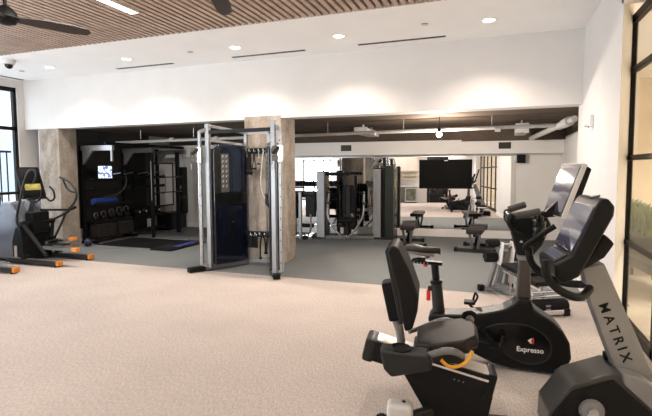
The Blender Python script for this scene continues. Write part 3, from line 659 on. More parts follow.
    b = B(); b.cyl(tw((V((*FL, 0)) + fw*.03).to_2d(), .12), tw((V((*FL, 0)) + fw*.03).to_2d(), 1.86), .006); b.done('cable', CHROME, r)
FLl, UPl, RLl, FTl = (-4.695, 6.66), (-4.585, 6.74), (-4.27, 7.46), (-4.80, 6.50)
FRr, UPr, RRr, FTr = (-3.185, 6.62), (-3.285, 6.60), (-3.80, 7.46), (-3.235, 6.54)
tower(FLl, UPl, RLl, FTl, -1)
tower(FRr, UPr, RRr, FTr, 1)
b = B(); b.bar(tw(UPl, 2.36), tw(UPr, 2.36), .06, .06, .01); pb = b.done('pull_up_bar', BLACKM, r)
b = B(); b.bar(tw(RLl, 2.385), tw(RRr, 2.385), .05, .05, .005); b.done('rear_beam', SILV, r)
b = B(); b.bar(tw(RLl, .08), tw(RRr, .08), .06, .06, .006); b.done('rear_beam', SILV, r)
for z in (2.06, .56):
    b = B(); b.bar(tw(RLl, z), tw(RRr, z), .03, .10, .006); hr = b.done('accessory_rail', BLACKM, r)
    for k in range(4):
        q = V((*RLl, 0)).lerp(V((*RRr, 0)), .22 + .2*k)
        b = B(); b.tube([tw(q.to_2d(), z) + V((0, -.02, 0)), tw(q.to_2d(), z) + V((0, -.07, -.01)), tw(q.to_2d(), z) + V((0, -.075, .035))], .008, 6); b.done('hook', STEEL, hr)
# accessories hanging from the hooks: each a thing
def hk(k, z): q = V((*RLl, 0)).lerp(V((*RRr, 0)), .22 + .2*k); return V((q.x, q.y - .065, z))
c = hk(0, 2.055)
r = thing('triceps_rope', 'black cable rope attachment hanging first on the upper accessory rail of the cable trainer', 'rope', c)
for s in (-1, 1):
    b = B(); b.tube([(0, 0, -.01), (.016*s, 0, -.12), (.022*s, 0, -.26), (.026*s, 0, -.36)], .021, 8); b.done('rope', RUB, r)
    b = B(); b.ball((.032*s, 0, -.385), .036); b.done('stopper', RUB, r)
b = B(); b.box(-.05, .04, -.022, .022, -.33, -.10, .018); b.done('grip_sleeve', RUB, r)
c = hk(1, 2.055)
r = thing('strap_handle', 'black strap handle hanging second on the upper accessory rail of the cable trainer', 'handle', c)
b = B(); b.tube([(0, 0, 0), (-.012, 0, -.15), (-.036, 0, -.30), (.036, 0, -.30), (.012, 0, -.15)], .009, 6, 5, True); b.done('strap', BLACKM, r)
b = B(); b.cyl((-.042, 0, -.31), (.042, 0, -.31), .018); b.done('grip', RUB, r)
c = hk(2, 2.055)
r = thing('chrome_stirrup_handle', 'chrome stirrup handle hanging third on the upper accessory rail of the cable trainer', 'handle', c)
b = B(); b.tube([(0, 0, 0), (.0, 0, -.10), (-.036, 0, -.22), (.036, 0, -.22), (.0, 0, -.10)], .007, 6, 5, True); b.done('stirrup', CHROME, r)
b = B(); b.cyl((-.036, 0, -.225), (.036, 0, -.225), .014); b.done('grip', PLAST, r)
c = hk(3, 2.055)
r = thing('white_pull_cord', 'long white cord hanging against the concrete column at the cable trainer', 'cord', c)
b = B(); b.tube([(0, 0, 0), (-.03, -.01, -.25), (-.05, -.02, -.55), (-.02, -.01, -.75), (.02, 0, -.85)], .008, 6); b.done('cord', WHITEP, r)
for k, nm in ((0, 'first'), (1, 'second')):
    c = hk(k, .555)
    r = thing('ankle_strap', 'black ankle strap hanging %s on the lower accessory rail of the cable trainer' % nm, 'strap', c, 0, 'ankle straps on the lower rail')
    b = B(); b.box(-.045, .045, -.02, .02, -.24, -.03, .015); b.done('cuff', RUB, r)
    b = B(); b.torus((0, 0, -.02), .022, .005, Matrix.Rotation(PI/2, 4, 'X')); b.done('ring', CHROME, r)
c = hk(3, .555)
r = thing('press_bar', 'black U shaped bar hanging from the lower accessory rail beside the right tower', 'handle', c - V((.04, 0, 0)))
b = B(); b.tube([(-.05, 0, -.40), (-.05, 0, -.20), (-.03, 0, -.06), (0, 0, -.02), (.03, 0, -.06), (.05, 0, -.15), (.05, 0, -.30)], .014, 8); b.done('bar', BLACKM, r)
for x, z in ((-.05, -.42), (.05, -.32)):
    b = B(); b.ball((x, 0, z), .026); b.done('end_ball', RUB, r)

# ================================================================== STORAGE RIG (rear left)
r = thing('storage_rig', 'tall black storage rig with overhead arms along the left wall of the rear room', 'rack', (-9.0, 9.6, 0))
def rg(x, y, z): return (x + 9.0, y - 9.6, z)
YR = (8.32, 9.6, 10.88)
for i, y in enumerate(YR):
    b = B(); b.bar(rg(-9.12, y, 0), rg(-9.12, y, 2.30), .075, .075, .006); b.done('upright', BLACKM, r)
    b = B(); b.bar(rg(-9.12, y, 2.24 - .02*i), rg(-8.19, y, 2.235 - .01*i), .08, .12, .006); ar = b.done('overhead_arm', STEEL if i == 0 else GREYP, r)
    b = B(); b.prism([(-.09, 2.18), (-.09, 1.86), (-.05, 1.86), (.22, 2.18)], y - 9.6 - .03, y - 9.6 + .03, .004); b.done('gusset', STEEL if i == 0 else GREYP, ar)
    b = B(); b.bar(rg(-9.2, y, .03), rg(-8.75, y, .03), .09, .06, .008); b.done('foot', BLACKM, r)
b = B(); b.bar(rg(-8.23, 8.32, 2.19), rg(-8.23, 8.32, 1.93), .05, .03, .004); b.done('hanger', STEEL, r)
b = B(); b.bar(rg(-8.23, 9.6, .0), rg(-8.23, 9.6, 2.2), .07, .07, .006); po = b.done('post', BLACKM, r)
b = B(); b.bar(rg(-8.205, 9.56, .95), rg(-8.205, 9.56, 1.95), .03, .012, .002); b.done('steel_strip', STEEL, po)
b = B(); b.cyl(rg(-8.30, 8.2, 2.33), rg(-8.30, 11.1, 2.33), .035); b.done('pull_up_beam', BLACKM, r)
for y0, y1 in ((8.36, 9.56), (9.64, 10.84)):
    b = B(); b.box(-.20, -.16, y0 - 9.6, min(y1, 10.45) - 9.6, .1, 2.2); b.done('back_panel', WOOD if y0 < 9 else BLACKM, r)
    for z in (.12, .50, .90, 1.28, 1.52):
        if y0 > 9 and z in (.9,): continue
        b = B(); b.box(-.17, .16, y0 - 9.6, y1 - 9.6, z - .02, z + .012, .004); b.box(.145, .165, y0 - 9.6, y1 - 9.6, z - .03, z + .045, .003); b.done('shelf', BLACKM, r)
for y in (8.5, 8.9, 9.3, 9.8, 10.2):
    b = B(); b.cyl(rg(-8.84, y, 1.62), rg(-8.55, y, 1.66), .012); b.done('storage_peg', STEEL, r)
# barbells racked across the second bay
for z in (1.53, 1.13):
    rb = thing('barbell', 'steel barbell racked at %s on the black rig beside the white board' % ('upper height' if z > 1.3 else 'lower height'), 'barbell', (-8.23, 10.3, z), 0, 'barbells racked on the rig')
    b = B(); b.cyl((0, -.66, 0), (0, .32, 0), .014); b.done('bar', CHAR, rb)
    b = B(); b.cyl((0, .30, 0), (0, .46, 0), .025); b.done('sleeve', GREYP, rb)
b = B(); b.box(.70, .80, 1.02, 1.08, 0, 2.2); b.done('post', BLACKM, r)
for z in (1.50, 1.10):
    for y in (9.64, 10.65):
        b = B(); b.bar(rg(-8.25, y, z), rg(-8.15, y, z), .04, .02, .004); b.done('bar_catch', BLACKM, r)
# things on the rig
r = thing('monitor', 'small lit monitor on the storage rig showing a pale blue picture', 'monitor', (-8.79, 8.66, 1.68))
B().box(-.38, -.03, -.04, .04, -.03, .03).done('bracket', BLACKM, r)
b = B(); b.box(-.03, .0, -.22, .22, -.16, .16, .006); b.done('housing', PLAST, r)
mm = mat('lit_picture', (.05, .05, .06), .3); N, L = nodes(mm); p = N['Principled BSDF']; tc = N.new('ShaderNodeTexCoord'); vn = N.new('ShaderNodeTexNoise'); vn.inputs['Scale'].default_value = 14; vr = N.new('ShaderNodeValToRGB'); vr.color_ramp.interpolation = 'CONSTANT'
vr.color_ramp.elements[0].color = (.10, .16, .42, 1); vr.color_ramp.elements[1].color = (.78, .86, 1, 1); vr.color_ramp.elements[1].position = .47
L.new(tc.outputs['Object'], vn.inputs['Vector']); L.new(vn.outputs['Fac'], vr.inputs[0]); L.new(vr.outputs[0], p.inputs['Emission Color']); p.inputs['Emission Strength'].default_value = 1.0
b = B(); b.box(.0, .004, -.205, .205, -.145, .145); b.done('screen', mm, r)
r = tag(B().cyl((0, -.36, 0), (0, .36, 0), .075, seg=20, bev=.01).done('foam_roller', BLUE), 'long blue foam roller lying on a shelf of the storage rig', 'foam roller'); r.location = (-8.90, 8.72, .988)
r = tag(B().tube([(0, .0, 0), (.02, .05, -.25), (-.02, -.02, -.45), (-.10, -.20, -.58), (-.2, -.45, -.62)], .012, 6).done('suspension_strap', CHAR), 'grey suspension strap hanging in an arc from the first overhead arm of the rig', 'strap'); r.location = (-8.30, 8.75, 1.72)
def kettlebell(y, sc, lab):
    r = thing('kettlebell', lab, 'kettlebell', (-8.93, y, .513), 0, 'kettlebells on the rig shelf')
    b = B(); b.ball((0, 0, .085*sc), .088*sc, (1, 1, .97)); b.cyl((0, 0, 0), (0, 0, .02), .05*sc); b.done('bell', BLACKM, r)
    b = B(); b.tube([(0, -.05*sc, .13*sc), (0, -.068*sc, .20*sc), (0, -.04*sc, .245*sc), (0, .04*sc, .245*sc), (0, .068*sc, .20*sc), (0, .05*sc, .13*sc)], .013*sc, 8); b.done('handle', GREYP, r)
for i, (y, s_) in enumerate(((8.47, .8), (8.70, .9), (8.95, 1.0), (9.20, 1.1), (9.43, 1.15))):
    kettlebell(y, s_, '%s kettlebell counting from the column end, on the middle shelf of the rig' % ('first', 'second', 'third', 'fourth', 'fifth')[i])
for i, y in enumerate((9.80, 10.05, 10.30, 10.55)):
    r = thing('medicine_ball', '%s black medicine ball on the second bay of the storage rig, counting from its post' % ('first', 'second', 'third', 'fourth')[i], 'medicine ball', (-8.93, y, .513), 0, 'medicine balls on the rig shelf')
    b = B(); b.ball((0, 0, .11), .11, seg=18); b.done('ball', VINYL, r)
    b = B(); b.cyl((.108, 0, .11), (.114, 0, .11), .03); b.done('label_patch', LGREY, r)
for i, (y, d) in enumerate(((8.68, .55), (9.27, .50))):
    r = thing('plyo_box', 'dark plywood jump box on the bottom shelf of the rig, %s the column' % ('beside' if i == 0 else 'farther from'), 'box', (-8.92, y, .133), 0, 'jump boxes under the rig')
    b = B(); b.box(-.14, .14, -d/2, d/2, 0, .32, .008); b.done('box', WOOD, r)
    b = B(); b.box(.14, .143, -.06, .06, .22, .25, .001); b.done('hand_slot', BLACKM, r)
r = thing('slam_ball', 'dark blue speckled ball on the floor at the foot of the storage rig', 'ball', (-8.72, 8.02, 0)); b = B(); b.ball((0, 0, .09), .09, seg=18); b.done('shell', mat('speckled_navy', (.02, .025, .06), .5, noise=.8, nscale=60), r)
b = B(); b.cyl((.0, -.02, .176), (.0, -.02, .182), .012); b.done('valve', STEEL, r)
r = thing('storage_crate', 'dark blue storage crate under the white board on the left wall', 'crate', (-8.98, 11.35, 0))
b = B(); b.box(-.22, .22, -.33, .33, .0, .42, .02); b.done('body', mat('dark_blue_box', (.006, .008, .016), .5, noise=.15), r)
b = B(); b.box(-.23, .23, -.34, .34, .42, .47, .015); b.done('lid', PLAST, r)
r = thing('wall_board', 'white framed exercise board hanging on the left rear wall', 'board', (-9.262, 11.28, 1.29))
b = B(); b.box(-.0, .02, -.44, .40, -.60, .60, .003); b.done('panel', mat('board_white', (.80, .79, .78), .5, noise=.04, nscale=5), r)
b = B(); b.box(-.005, .03, -.44, -.40, -.64, .64, .004); b.box(-.005, .03, .40, .44, -.64, .64, .004); b.box(-.005, .03, -.4, .4, .6, .64, .004); b.box(-.005, .03, -.4, .4, -.64, -.6, .004); b.done('frame', BLACKM, r)
b = B(); b.tube([(.022, -.1, .25), (.022, .05, .28), (.022, .1, .05), (.022, .04, -.25), (.022, -.12, -.26)], .008, 6); b.done('marker_drawing', BLACKM, r)
r = thing('punching_bag', 'black cylindrical punching bag hanging from the third overhead arm of the rig', 'punching bag', (-8.32, 10.95, 0))
b = B(); b.cyl((0, 0, .50), (0, 0, 1.80), .135, seg=22, bev=.03); b.done('bag', VINYL, r)
b = B(); b.cyl((0, 0, .92), (0, 0, 1.0), .137, seg=22); b.done('label_band', CHAR, r)
b = B(); b.prism([(-.07, 1.18), (.05, 1.20), (.05, 1.27), (-.07, 1.25)], -.142, -.12, .002); b.done('bag_label', LGREY, r)
for s in (-1, 1):
    b = B(); b.tube([(.10*s, 0, 1.79), (.06*s, 0, 1.96), (0, 0, 2.13)], .008, 6); b.done('chain', STEEL, r)
# floor platform with rails
r = thing('training_platform', 'low black training mat with pale edge strips and blue lettering in front of the rig', 'platform', (-7.55, 8.68, 0))
b = B(); b.box(-1.05, 1.02, -.62, .62, .0, .03, .006); b.done('mat', RUB, r)
for y in (-.635, .635):
    b = B(); b.box(-1.02, .55, y - .02, y + .02, .0, .036, .004); b.done('edge_strip', STEEL, r)
b = B(); b.box(.52, 1.10, -.64, .64, .0, .034, .006); en = b.done('end_plate', PLAST, r)
b = B()
for k in range(6): b.box(.81, 1.0 - .05*(k % 2), -.22 + k*.12, -.14 + k*.12, .034, .0355); b.box(.86, .91, -.20 + k*.12, -.11 + k*.12, .034, .0357)
b.done('lettering', mat('blue_lettering', (.06, .09, .42), .5, noise=.05), en)

# ================================================================== ELLIPTICALS (left)
BLUEGR = mat('blue_grey_shell', (.17, .19, .235), .25, .2, noise=.06, nscale=5, coat=.3)
def elliptical(label, loc):
    r = thing('elliptical_trainer', label, 'elliptical', loc, 0, 'ellipticals by the left window')
    b = B(); b.prism([(-1.05, .03), (-1.10, .45), (-1.0, .88), (-.78, 1.08), (-.48, 1.15), (-.32, 1.12), (-.16, .95), (-.06, .74), (-.02, .40), (-.02, .03)], -.29, .29, .06, 'xz', 3); sh = b.done('front_shroud', BLUEGR, r)
    b = B(); b.prism([(-.30, .035), (-.02, .035), (-.015, .40), (-.05, .70), (-.20, .66), (-.30, .40)], -.302, .302, .012); rp = b.done('rear_cover', PLAST, sh)
    b = B(); b.box(-.245, -.175, -.306, -.302, .10, .32); b.done('sticker_or_glint', mat('sticker_tan', (.55, .42, .36), .5, noise=.3, nscale=40), rp)
    for s in (-1, 1):
        b = B(); b.box(-.35, .915, s*.345 - .055, s*.345 + .055, .025, .105, .012); rl = b.done('base_rail', CHAR, r)
        b = B(); b.box(-.34, .89, s*.345 - .035, s*.345 + .035, .103, .112, .002); b.done('rail_track', GREYP, rl)
        b = B(); b.box(.905, .965, s*.345 - .056, s*.345 + .056, .022, .112, .014); b.done('end_cap', ORANGE, rl)
        b = B(); b.box(.86, .90, s*.345 - .05, s*.345 + .05, 0, .03); b.done('foot', RUB, rl)
        b = B(); b.cyl((.10, s*.345 - .06, .13), (.10, s*.345 + .06, .13), .05, bev=.008); b.done('roller_wheel', RUB, rl)
        # pedal link arm, rising to the rear with an orange tip
        y = s*.19; z0 = .20; z1 = .335 if s < 0 else .46; xe = 1.33 if s < 0 else .84; xa = xe - .72
        b = B(); b.bar((xa - .25, y, z0 + .10), (xe - .12, y, z1 - .03), .09, .06, .012); pa = b.done('pedal_arm', GREYP, r)
        d = (V((xe - .12, y, z1 - .03)) - V((xa - .25, y, z0 + .10))).normalized(); t = V((xe - .12, y, z1 - .03))
        b = B(); b.bar(t - d*.11, t + d*.015, .096, .066, .014); b.done('arm_tip', ORANGE, pa)
        b = B(); b.box(xa - .02, xa + .34, y - .085, y + .085, z0 + .17, z0 + .20, .01, Matrix.Rotation(rad(0), 4, 'Y')); b.box(xa - .03, xa + .02, y - .09, y + .09, z0 + .17, z0 + .25, .012); b.done('foot_plate', PLAST, pa)
        b = B(); b.bar((.03, s*.30, .72), (xa - .10, s*.24, .16), .055, .05, .01); b.done('rocker_arm', CHAR, r)
    b = B(); b.cyl((.0, -.33, .74), (.0, .36, .74), .05, bev=.01); b.box(-.10, .12, -.17, .17, .55, .95, .03); b.done('pivot_housing', PLAST, r)
    b = B(); b.prism([(-.30, 1.02), (-.16, .95), (-.04, 1.26), (-.10, 1.32)], -.06, .06, .012); b.done('console_mast', SILV, r)
    b = B(); b.prism([(-.235, 1.78), (-.20, 1.80), (-.03, 1.28), (-.02, 1.20), (-.07, 1.19)], -.235, .235, .012); cs = b.done('console', PLAST, r)
    b = B(); b.prism([(-.190, 1.765), (-.184, 1.766), (-.094, 1.49), (-.10, 1.488)], -.20, .20, .001); b.done('screen', PLASTG, cs)
    b = B(); b.prism([(-.087, 1.475), (-.083, 1.475), (-.046, 1.36), (-.05, 1.36)], -.17, .16, .001); b.done('label_panel', mat('console_label', (.45, .42, .12), .4, noise=.5, nscale=9), cs)
    b = B(); b.tube([(.02, -.20, 1.20), (.20, -.20, 1.14), (.33, -.17, 1.22), (.35, -.15, 1.40)], .018, 8); b.tube([(.02, .20, 1.20), (.12, .20, 1.14), (.23, .20, 1.20), (.22, .19, 1.34), (.14, .18, 1.42)], .018, 8); b.cyl((.02, -.20, 1.20), (.02, .20, 1.20), .02); b.done('fixed_handlebar', PLAST, r)
    n = B(); n.tube([(-.02, -.33, .62), (-.12, -.32, .82), (.0, -.32, 1.2), (.14, -.32, 1.55), (.24, -.30, 1.72), (.33, -.27, 1.74), (.36, -.26, 1.63), (.28, -.26, 1.50)], .022, 8); n.done('moving_handlebar', CHAR, r)
    n = B(); n.tube([(.02, .34, .40), (.20, .35, .68), (.36, .35, .93), (.52, .35, 1.06), (.63, .34, 1.20), (.63, .33, 1.36), (.48, .30, 1.53), (.30, .28, 1.60)], .022, 8); n.tube([(.36, .29, 1.58), (.40, .32, 1.42), (.48, .34, 1.33), (.62, .34, 1.30)], .018, 8); n.done('moving_handlebar', CHAR, r)
    b = B(); b.bar((-.02, .10, .97), (.60, .22, .98), .05, .04, .01); b.bar((.60, .22, .98), (.60, .35, 1.02), .05, .05, .01); b.done('link_bar', BLACKM, r)
    b = B(); b.tube([(.06, .0, .74), (.30, .1, .80), (.55, .25, .95)], .02, 8); b.done('link_bar', BLACKM, r)
    b = B(); b.box(-1.0, -.9, -.33, .33, 0, .06, .012); b.done('front_foot', RUB, r)
    return r
elliptical('blue-grey elliptical trainer with black console and orange rail tips, beside the concrete column', (-8.27, 6.45, 0))
e2 = elliptical('elliptical trainer mostly cut off at the left edge, only an orange tipped rail in view', (-8.52, 5.14, 0))

# ================================================================== STRENGTH MACHINES (rear centre)
def slab_tower(r, x, y, w_, d_, h, m1, m2, nm='weight_tower'):
    b = B(); b.box(x - w_/2, x + w_/2, y, y + d_, .03, h, .035, seg=3); t = b.done(nm, m2, r)
    b = B(); b.box(x - w_/2 - .004, x + w_/2 + .004, y - .006, y + .045, .05, h - .03, .012); b.done('front_cover', m1, t)
    b = B(); b.box(x + w_/2 - .001, x + w_/2 + .004, y + .10, y + d_ - .06, .2, h - .12, .002); b.done('side_window', PLASTG, t)
    return t
TGREY = mat('tower_grey', (.27, .265, .275), .4, .2, noise=.06, nscale=8)
DGREEN = mat('dark_green_grey', (.020, .025, .021), .35, noise=.1, nscale=8)
r = thing('chest_press_machine', 'dual tower chest press machine with two curved silver arms, left of the television', 'weight machine', (-3.42, 10.75, 0))
slab_tower(r, -.62, -.13, .19, .44, 1.68, TGREY, CHAR); slab_tower(r, .70, .26, .17, .5, 1.75, TGREY, CHAR)
b = B(); b.bar((-.70, .05, 1.60), (.02, .20, 1.60), .10, .08, .01); b.done('cross_beam', BLACKM, r)
b = B(); b.bar((-.15, .42, .0), (-.15, .42, 1.55), .10, .08, .01); b.done('upright', CHAR, r)
b = B(); b.bar((.55, .40, 1.75), (.72, .40, 1.98), .05, .05, .006); b.done('brace', SILV, r)
b = B(); b.prism([(-.16, .62), (.16, .62), (.18, .80), (.17, 1.25), (.12, 1.32), (-.12, 1.32), (-.17, 1.25), (-.18, .80)], .20, .29, .03, 'xz', 3); b.done('back_pad', VINYL, r)
b = B(); b.box(-.18, .18, -.10, .26, .44, .53, .03, seg=3); b.done('seat_pad', VINYL, r)
b = B(); b.bar((0, .22, .05), (0, .22, 1.30), .12, .10, .01); b.bar((0, .10, .05), (0, .06, .44), .08, .08, .01); b.done('seat_column', CHAR, r)
b = B(); b.bar((-.55, .0, .045), (.62, .30, .045), .10, .07, .01); b.bar((0, -.12, .05), (0, .5, .05), .10, .07, .01); b.done('base_frame', SILV, r)
for s in (-1, 1):
    b = B(); b.tube([(.07*s, -.10, .06), (.24*s, -.11, .24), (.38*s, -.12, .45), (.445*s, -.10, .62), (.455*s, -.04, .85), (.44*s, .02, 1.18)], .024, 10); ar = b.done('press_arm', SILV, r)
    b = B(); b.tube([(.44*s, .0, 1.14), (.39*s, -.12, 1.16), (.33*s, -.16, 1.17)], .022, 8); b.done('hand_grip', RUB, ar)
    b = B(); b.box(.45*s - .035, .45*s + .035, -.06, .06, .86, .93, .012); b.done('pivot', CHAR, ar)
b = B(); b.cyl((0, -.16, .075), (0, -.02, .075), .05); b.done('arm_hub', CHROME, r)
b = B(); b.box(-.2, -.08, .0, .2, .30, .40, .01); b.box(.06, .2, .05, .2, .25, .42, .01); b.done('counterweight', PLAST, r)
r = thing('lat_pulldown_machine', 'dark green-grey lat pulldown machine with chrome top frame, right of the chest press', 'weight machine', (-2.50, 11.12, 0))
slab_tower(r, .06, .0, .20, .5, 1.79, DGREEN, DGREEN)
b = B(); b.bar((-.085, .10, .0), (-.085, .10, 2.0), .06, .08, .008); b.done('upright', CHAR, r)
b = B(); b.bar((-.34, .10, 1.98), (-.02, .10, 1.98), .06, .06, .006); b.bar((-.02, .10, 1.99), (.03, .10, 1.75), .05, .06, .006); b.done('top_frame', CHROME, r)
b = B(); b.bar((-.30, .10, 1.85), (.02, .10, 1.83), .05, .05, .006); b.done('top_frame', CHROME, r)
b = B(); b.cyl((-.2, .06, 1.92), (-.2, .14, 1.92), .05); b.done('pulley_wheel', PLAST, r)
b = B(); b.tube([(-.34, .0, 1.78), (-.2, -.02, 1.80), (-.05, .0, 1.76)], .014, 8); b.done('pull_bar', CHROME, r)
b = B(); b.box(-.12, .16, -.08, .45, 0, .06, .01); b.done('base_frame', CHAR, r)
r = thing('leg_extension_machine', 'leg machine with silver front post partly hidden behind the concrete column', 'weight machine', (-4.49, 10.55, 0))
b = B(); b.bar((-.03, -.05, .0), (-.03, -.05, 1.16), .075, .07, .01); b.done('post', SILV, r)
b = B(); b.bar((-.30, .05, 1.13), (.32, .05, 1.15), .08, .10, .012); b.done('cross_bar', PLAST, r)
b = B(); b.box(.08, .34, .0, .10, .55, 1.10, .03, seg=3); b.done('back_pad', VINYL, r)
b = B(); b.box(-.36, -.14, .0, .12, .50, 1.05, .03, seg=3); b.done('back_pad', VINYL, r)
b = B(); b.bar((-.4, .0, .05), (.26, .0, .05), .10, .08, .012); b.bar((.10, -.10, .05), (.10, .5, .05), .09, .08, .012); b.done('base_frame', CHROME, r)
b = B(); b.cyl((.10, -.12, .05), (.10, -.08, .05), .06); b.done('foot_cap', RUB, r)
b = B(); b.cyl((-.06, .0, .34), (.30, .0, .34), .05, bev=.01); b.done('roller_pad', RUB, r)
b = B(); b.tube([(.22, -.02, .62), (.26, -.08, .45), (.24, -.06, .25), (.16, -.02, .10)], .025, 8); b.done('lever_arm', SILV, r)
b = B(); b.bar((-.22, .05, .05), (-.22, .05, .5), .07, .07, .008); b.done('strut', CHAR, r)
# dumbbell rack along the mirror with dumbbells
r = thing('dumbbell_rack', 'black two tier dumbbell rack standing along the mirror beside the leg machine', 'rack', (-4.54, 11.30, 0), TH)
for z in (.95, 1.25):
    b = B(); b.box(-.85, .70, -.17, -.05, z - .02, z + .01, .004); b.box(-.85, .70, .05, .17, z + .02, z + .05, .004); b.done('tier_tray', CHAR, r)
for x in (-.85, .70):
    b = B(); b.bar((x, .1, 0), (x, .06, 1.3), .06, .08, .006); b.bar((x, -.2, .03), (x, .2, .03), .06, .06, .006); b.done('side_frame', CHAR, r)
DM = Matrix.Translation((-4.54, 11.30, 0)) @ Matrix.Rotation(TH, 4, 'Z')
d0 = None; nth = ('first', 'second', 'third', 'fourth', 'fifth', 'sixth', 'seventh', 'eighth', 'ninth')
for j, z in enumerate((.995, 1.295)):
    for i in range(9):
        p = DM @ V((-.76 + i*.17, 0, z + .055)); lab = '%s dumbbell from the left on the %s tier of the rack by the mirror' % (nth[i], ('lower', 'upper')[j])
        if d0 is None:
            d0 = thing('dumbbell', lab, 'dumbbell', p, TH, 'dumbbells on the rack by the mirror')
            for s in (-1, 1): B().cyl((0, s*.06, 0), (0, s*.15, 0), .055, seg=10, bev=.012).done('weight_head', RUB, d0)
            B().cyl((0, -.06, 0), (0, .06, 0), .016).done('handle', CHROME, d0)
        else: dup(d0, p, TH, lab)

# ================================================================== CEILING FITTINGS
def downlight(x, y, z, lab):
    r = thing('downlight', lab, 'ceiling light', (x, y, z), 0, 'recessed downlights along the bulkhead wall')
    b = B(); b.torus((0, 0, -.004), .088, .010, None, 28); b.done('trim_ring', WHITEP, r)
    b = B(); b.cyl((0, 0, -.003), (0, 0, .0), .08, seg=24); b.done('lens', LAMPW, r)
for x, o in zip(DOWNX, ('leftmost, nearest the dome camera', 'second from the left', 'third from the left, in the middle of the row', 'fourth from the left', 'rightmost, nearest the right wall')):
    downlight(x, 6.76, CEIL, 'round recessed ceiling downlight, ' + o)
for i, x in enumerate(LINX):
    r = thing('linear_ceiling_light', ('linear light recessed between the timber ceiling slats at the far left', 'glowing linear light recessed between the timber ceiling slats beside the fan', 'linear light recessed between the timber ceiling slats near the right wall')[i], 'ceiling light', (x, 2.2, CEIL))
    b = B(); b.box(-.07, -.055, -2.62, 2.62, -.02, .1); b.box(.055, .07, -2.62, 2.62, -.02, .1); b.box(-.07, .07, -2.635, -2.62, -.02, .1); b.box(-.07, .07, 2.62, 2.635, -.02, .1); b.done('housing', WHITEP, r)
    b = B(); b.box(-.055, .055, -2.62, 2.62, -.015, .0); b.done('diffuser', LAMPL, r)
for (x0, x1), lab in zip(((-7.06, -5.72), (-4.45, -3.05), (-2.13, -.76)), ('left', 'middle', 'right')):
    r = thing('slot_diffuser', 'dark linear air slot in the white ceiling, %s of the three along the wall' % lab, 'air vent', ((x0 + x1)/2, 7.35, CEIL), 0, 'ceiling air slots'); h = (x1 - x0)/2
    b = B(); b.box(-h, h, -.035, .035, -.006, .0); b.done('frame', GREYP, r)
    b = B(); b.box(-h + .01, h - .01, -.022, .022, -.008, -.005); b.done('slot', BLACKM, r)
r = thing('slot_diffuser', 'short dark air slot in the ceiling close to the left wall', 'air vent', (-9.83, 7.1, CEIL), 0, 'ceiling air slots')
b = B(); b.box(-.035, .035, -.5, .4, -.006, 0); b.done('frame', GREYP, r)
b = B(); b.box(-.022, .022, -.48, .38, -.008, -.005); b.done('slot', BLACKM, r)
r = thing('dome_camera', 'white dome security camera with dark lens on the ceiling above the left window', 'camera', (-8.29, 6.06, CEIL))
b = B(); b.lathe([(.11, 0), (.11, -.03), (.095, -.075), (.06, -.085)]); b.done('housing', mat('camera_shell', (.62, .61, .60), .4, noise=.03), r)
b = B(); b.ball((0, 0, -.09), .068); b.done('dome', PLASTG, r)
for (x, y), lab in zip(((-.97, 6.64), (-4.91, 6.76), (-8.97, 6.82)), ('between the two right downlights', 'between the second and third downlights', 'left of the leftmost downlight')):
    r = thing('sprinkler_cover', 'small flat white sprinkler cover on the ceiling %s' % lab, 'sprinkler', (x, y, CEIL), 0, 'sprinkler covers')
    b = B(); b.cyl((0, 0, -.012), (0, 0, 0), .04, seg=20); b.done('cover', LGREY, r)
    b = B(); b.torus((0, 0, -.004), .043, .004); b.done('ring', GREYP, r)
DARKW = mat('dark_fan_wood', (.030, .020, .018), .4, noise=.2, nscale=10)
def fan(label, x, y, a0):
    r = thing('ceiling_fan', label, 'ceiling fan', (x, y, 3.30), rad(a0), 'ceiling fans')
    b = B(); b.cyl((0, 0, .10), (0, 0, .46), .018); b.done('rod', BLACKM, r)
    b = B(); b.lathe([(.03, .30), (.06, .34), (.07, .42)]); b.done('canopy', BLACKM, r)
    b = B(); b.lathe([(.03, -.07), (.09, -.05), (.12, 0), (.10, .06), (.04, .12)]); b.done('motor', BLACKM, r)
    for k in range(3):
        M = Matrix.Rotation(2*PI*k/3, 4, 'Z') @ Matrix.Rotation(rad(-20), 4, 'X')
        b = B(); b.prism([(.08, -.05), (.30, -.085), (.60, -.08), (.78, -.055), (.81, 0), (.78, .05), (.60, .07), (.30, .06), (.08, .04)], -.008, .008, .004, 'xy', 2, M); b.done('blade', DARKW, r)
fan('dark ceiling fan at the upper left corner, one long blade in view', -4.76, 3.47, 62)
fan('dark ceiling fan right of the glowing linear light, only a blade tip in view', -2.30, 3.42, 110)

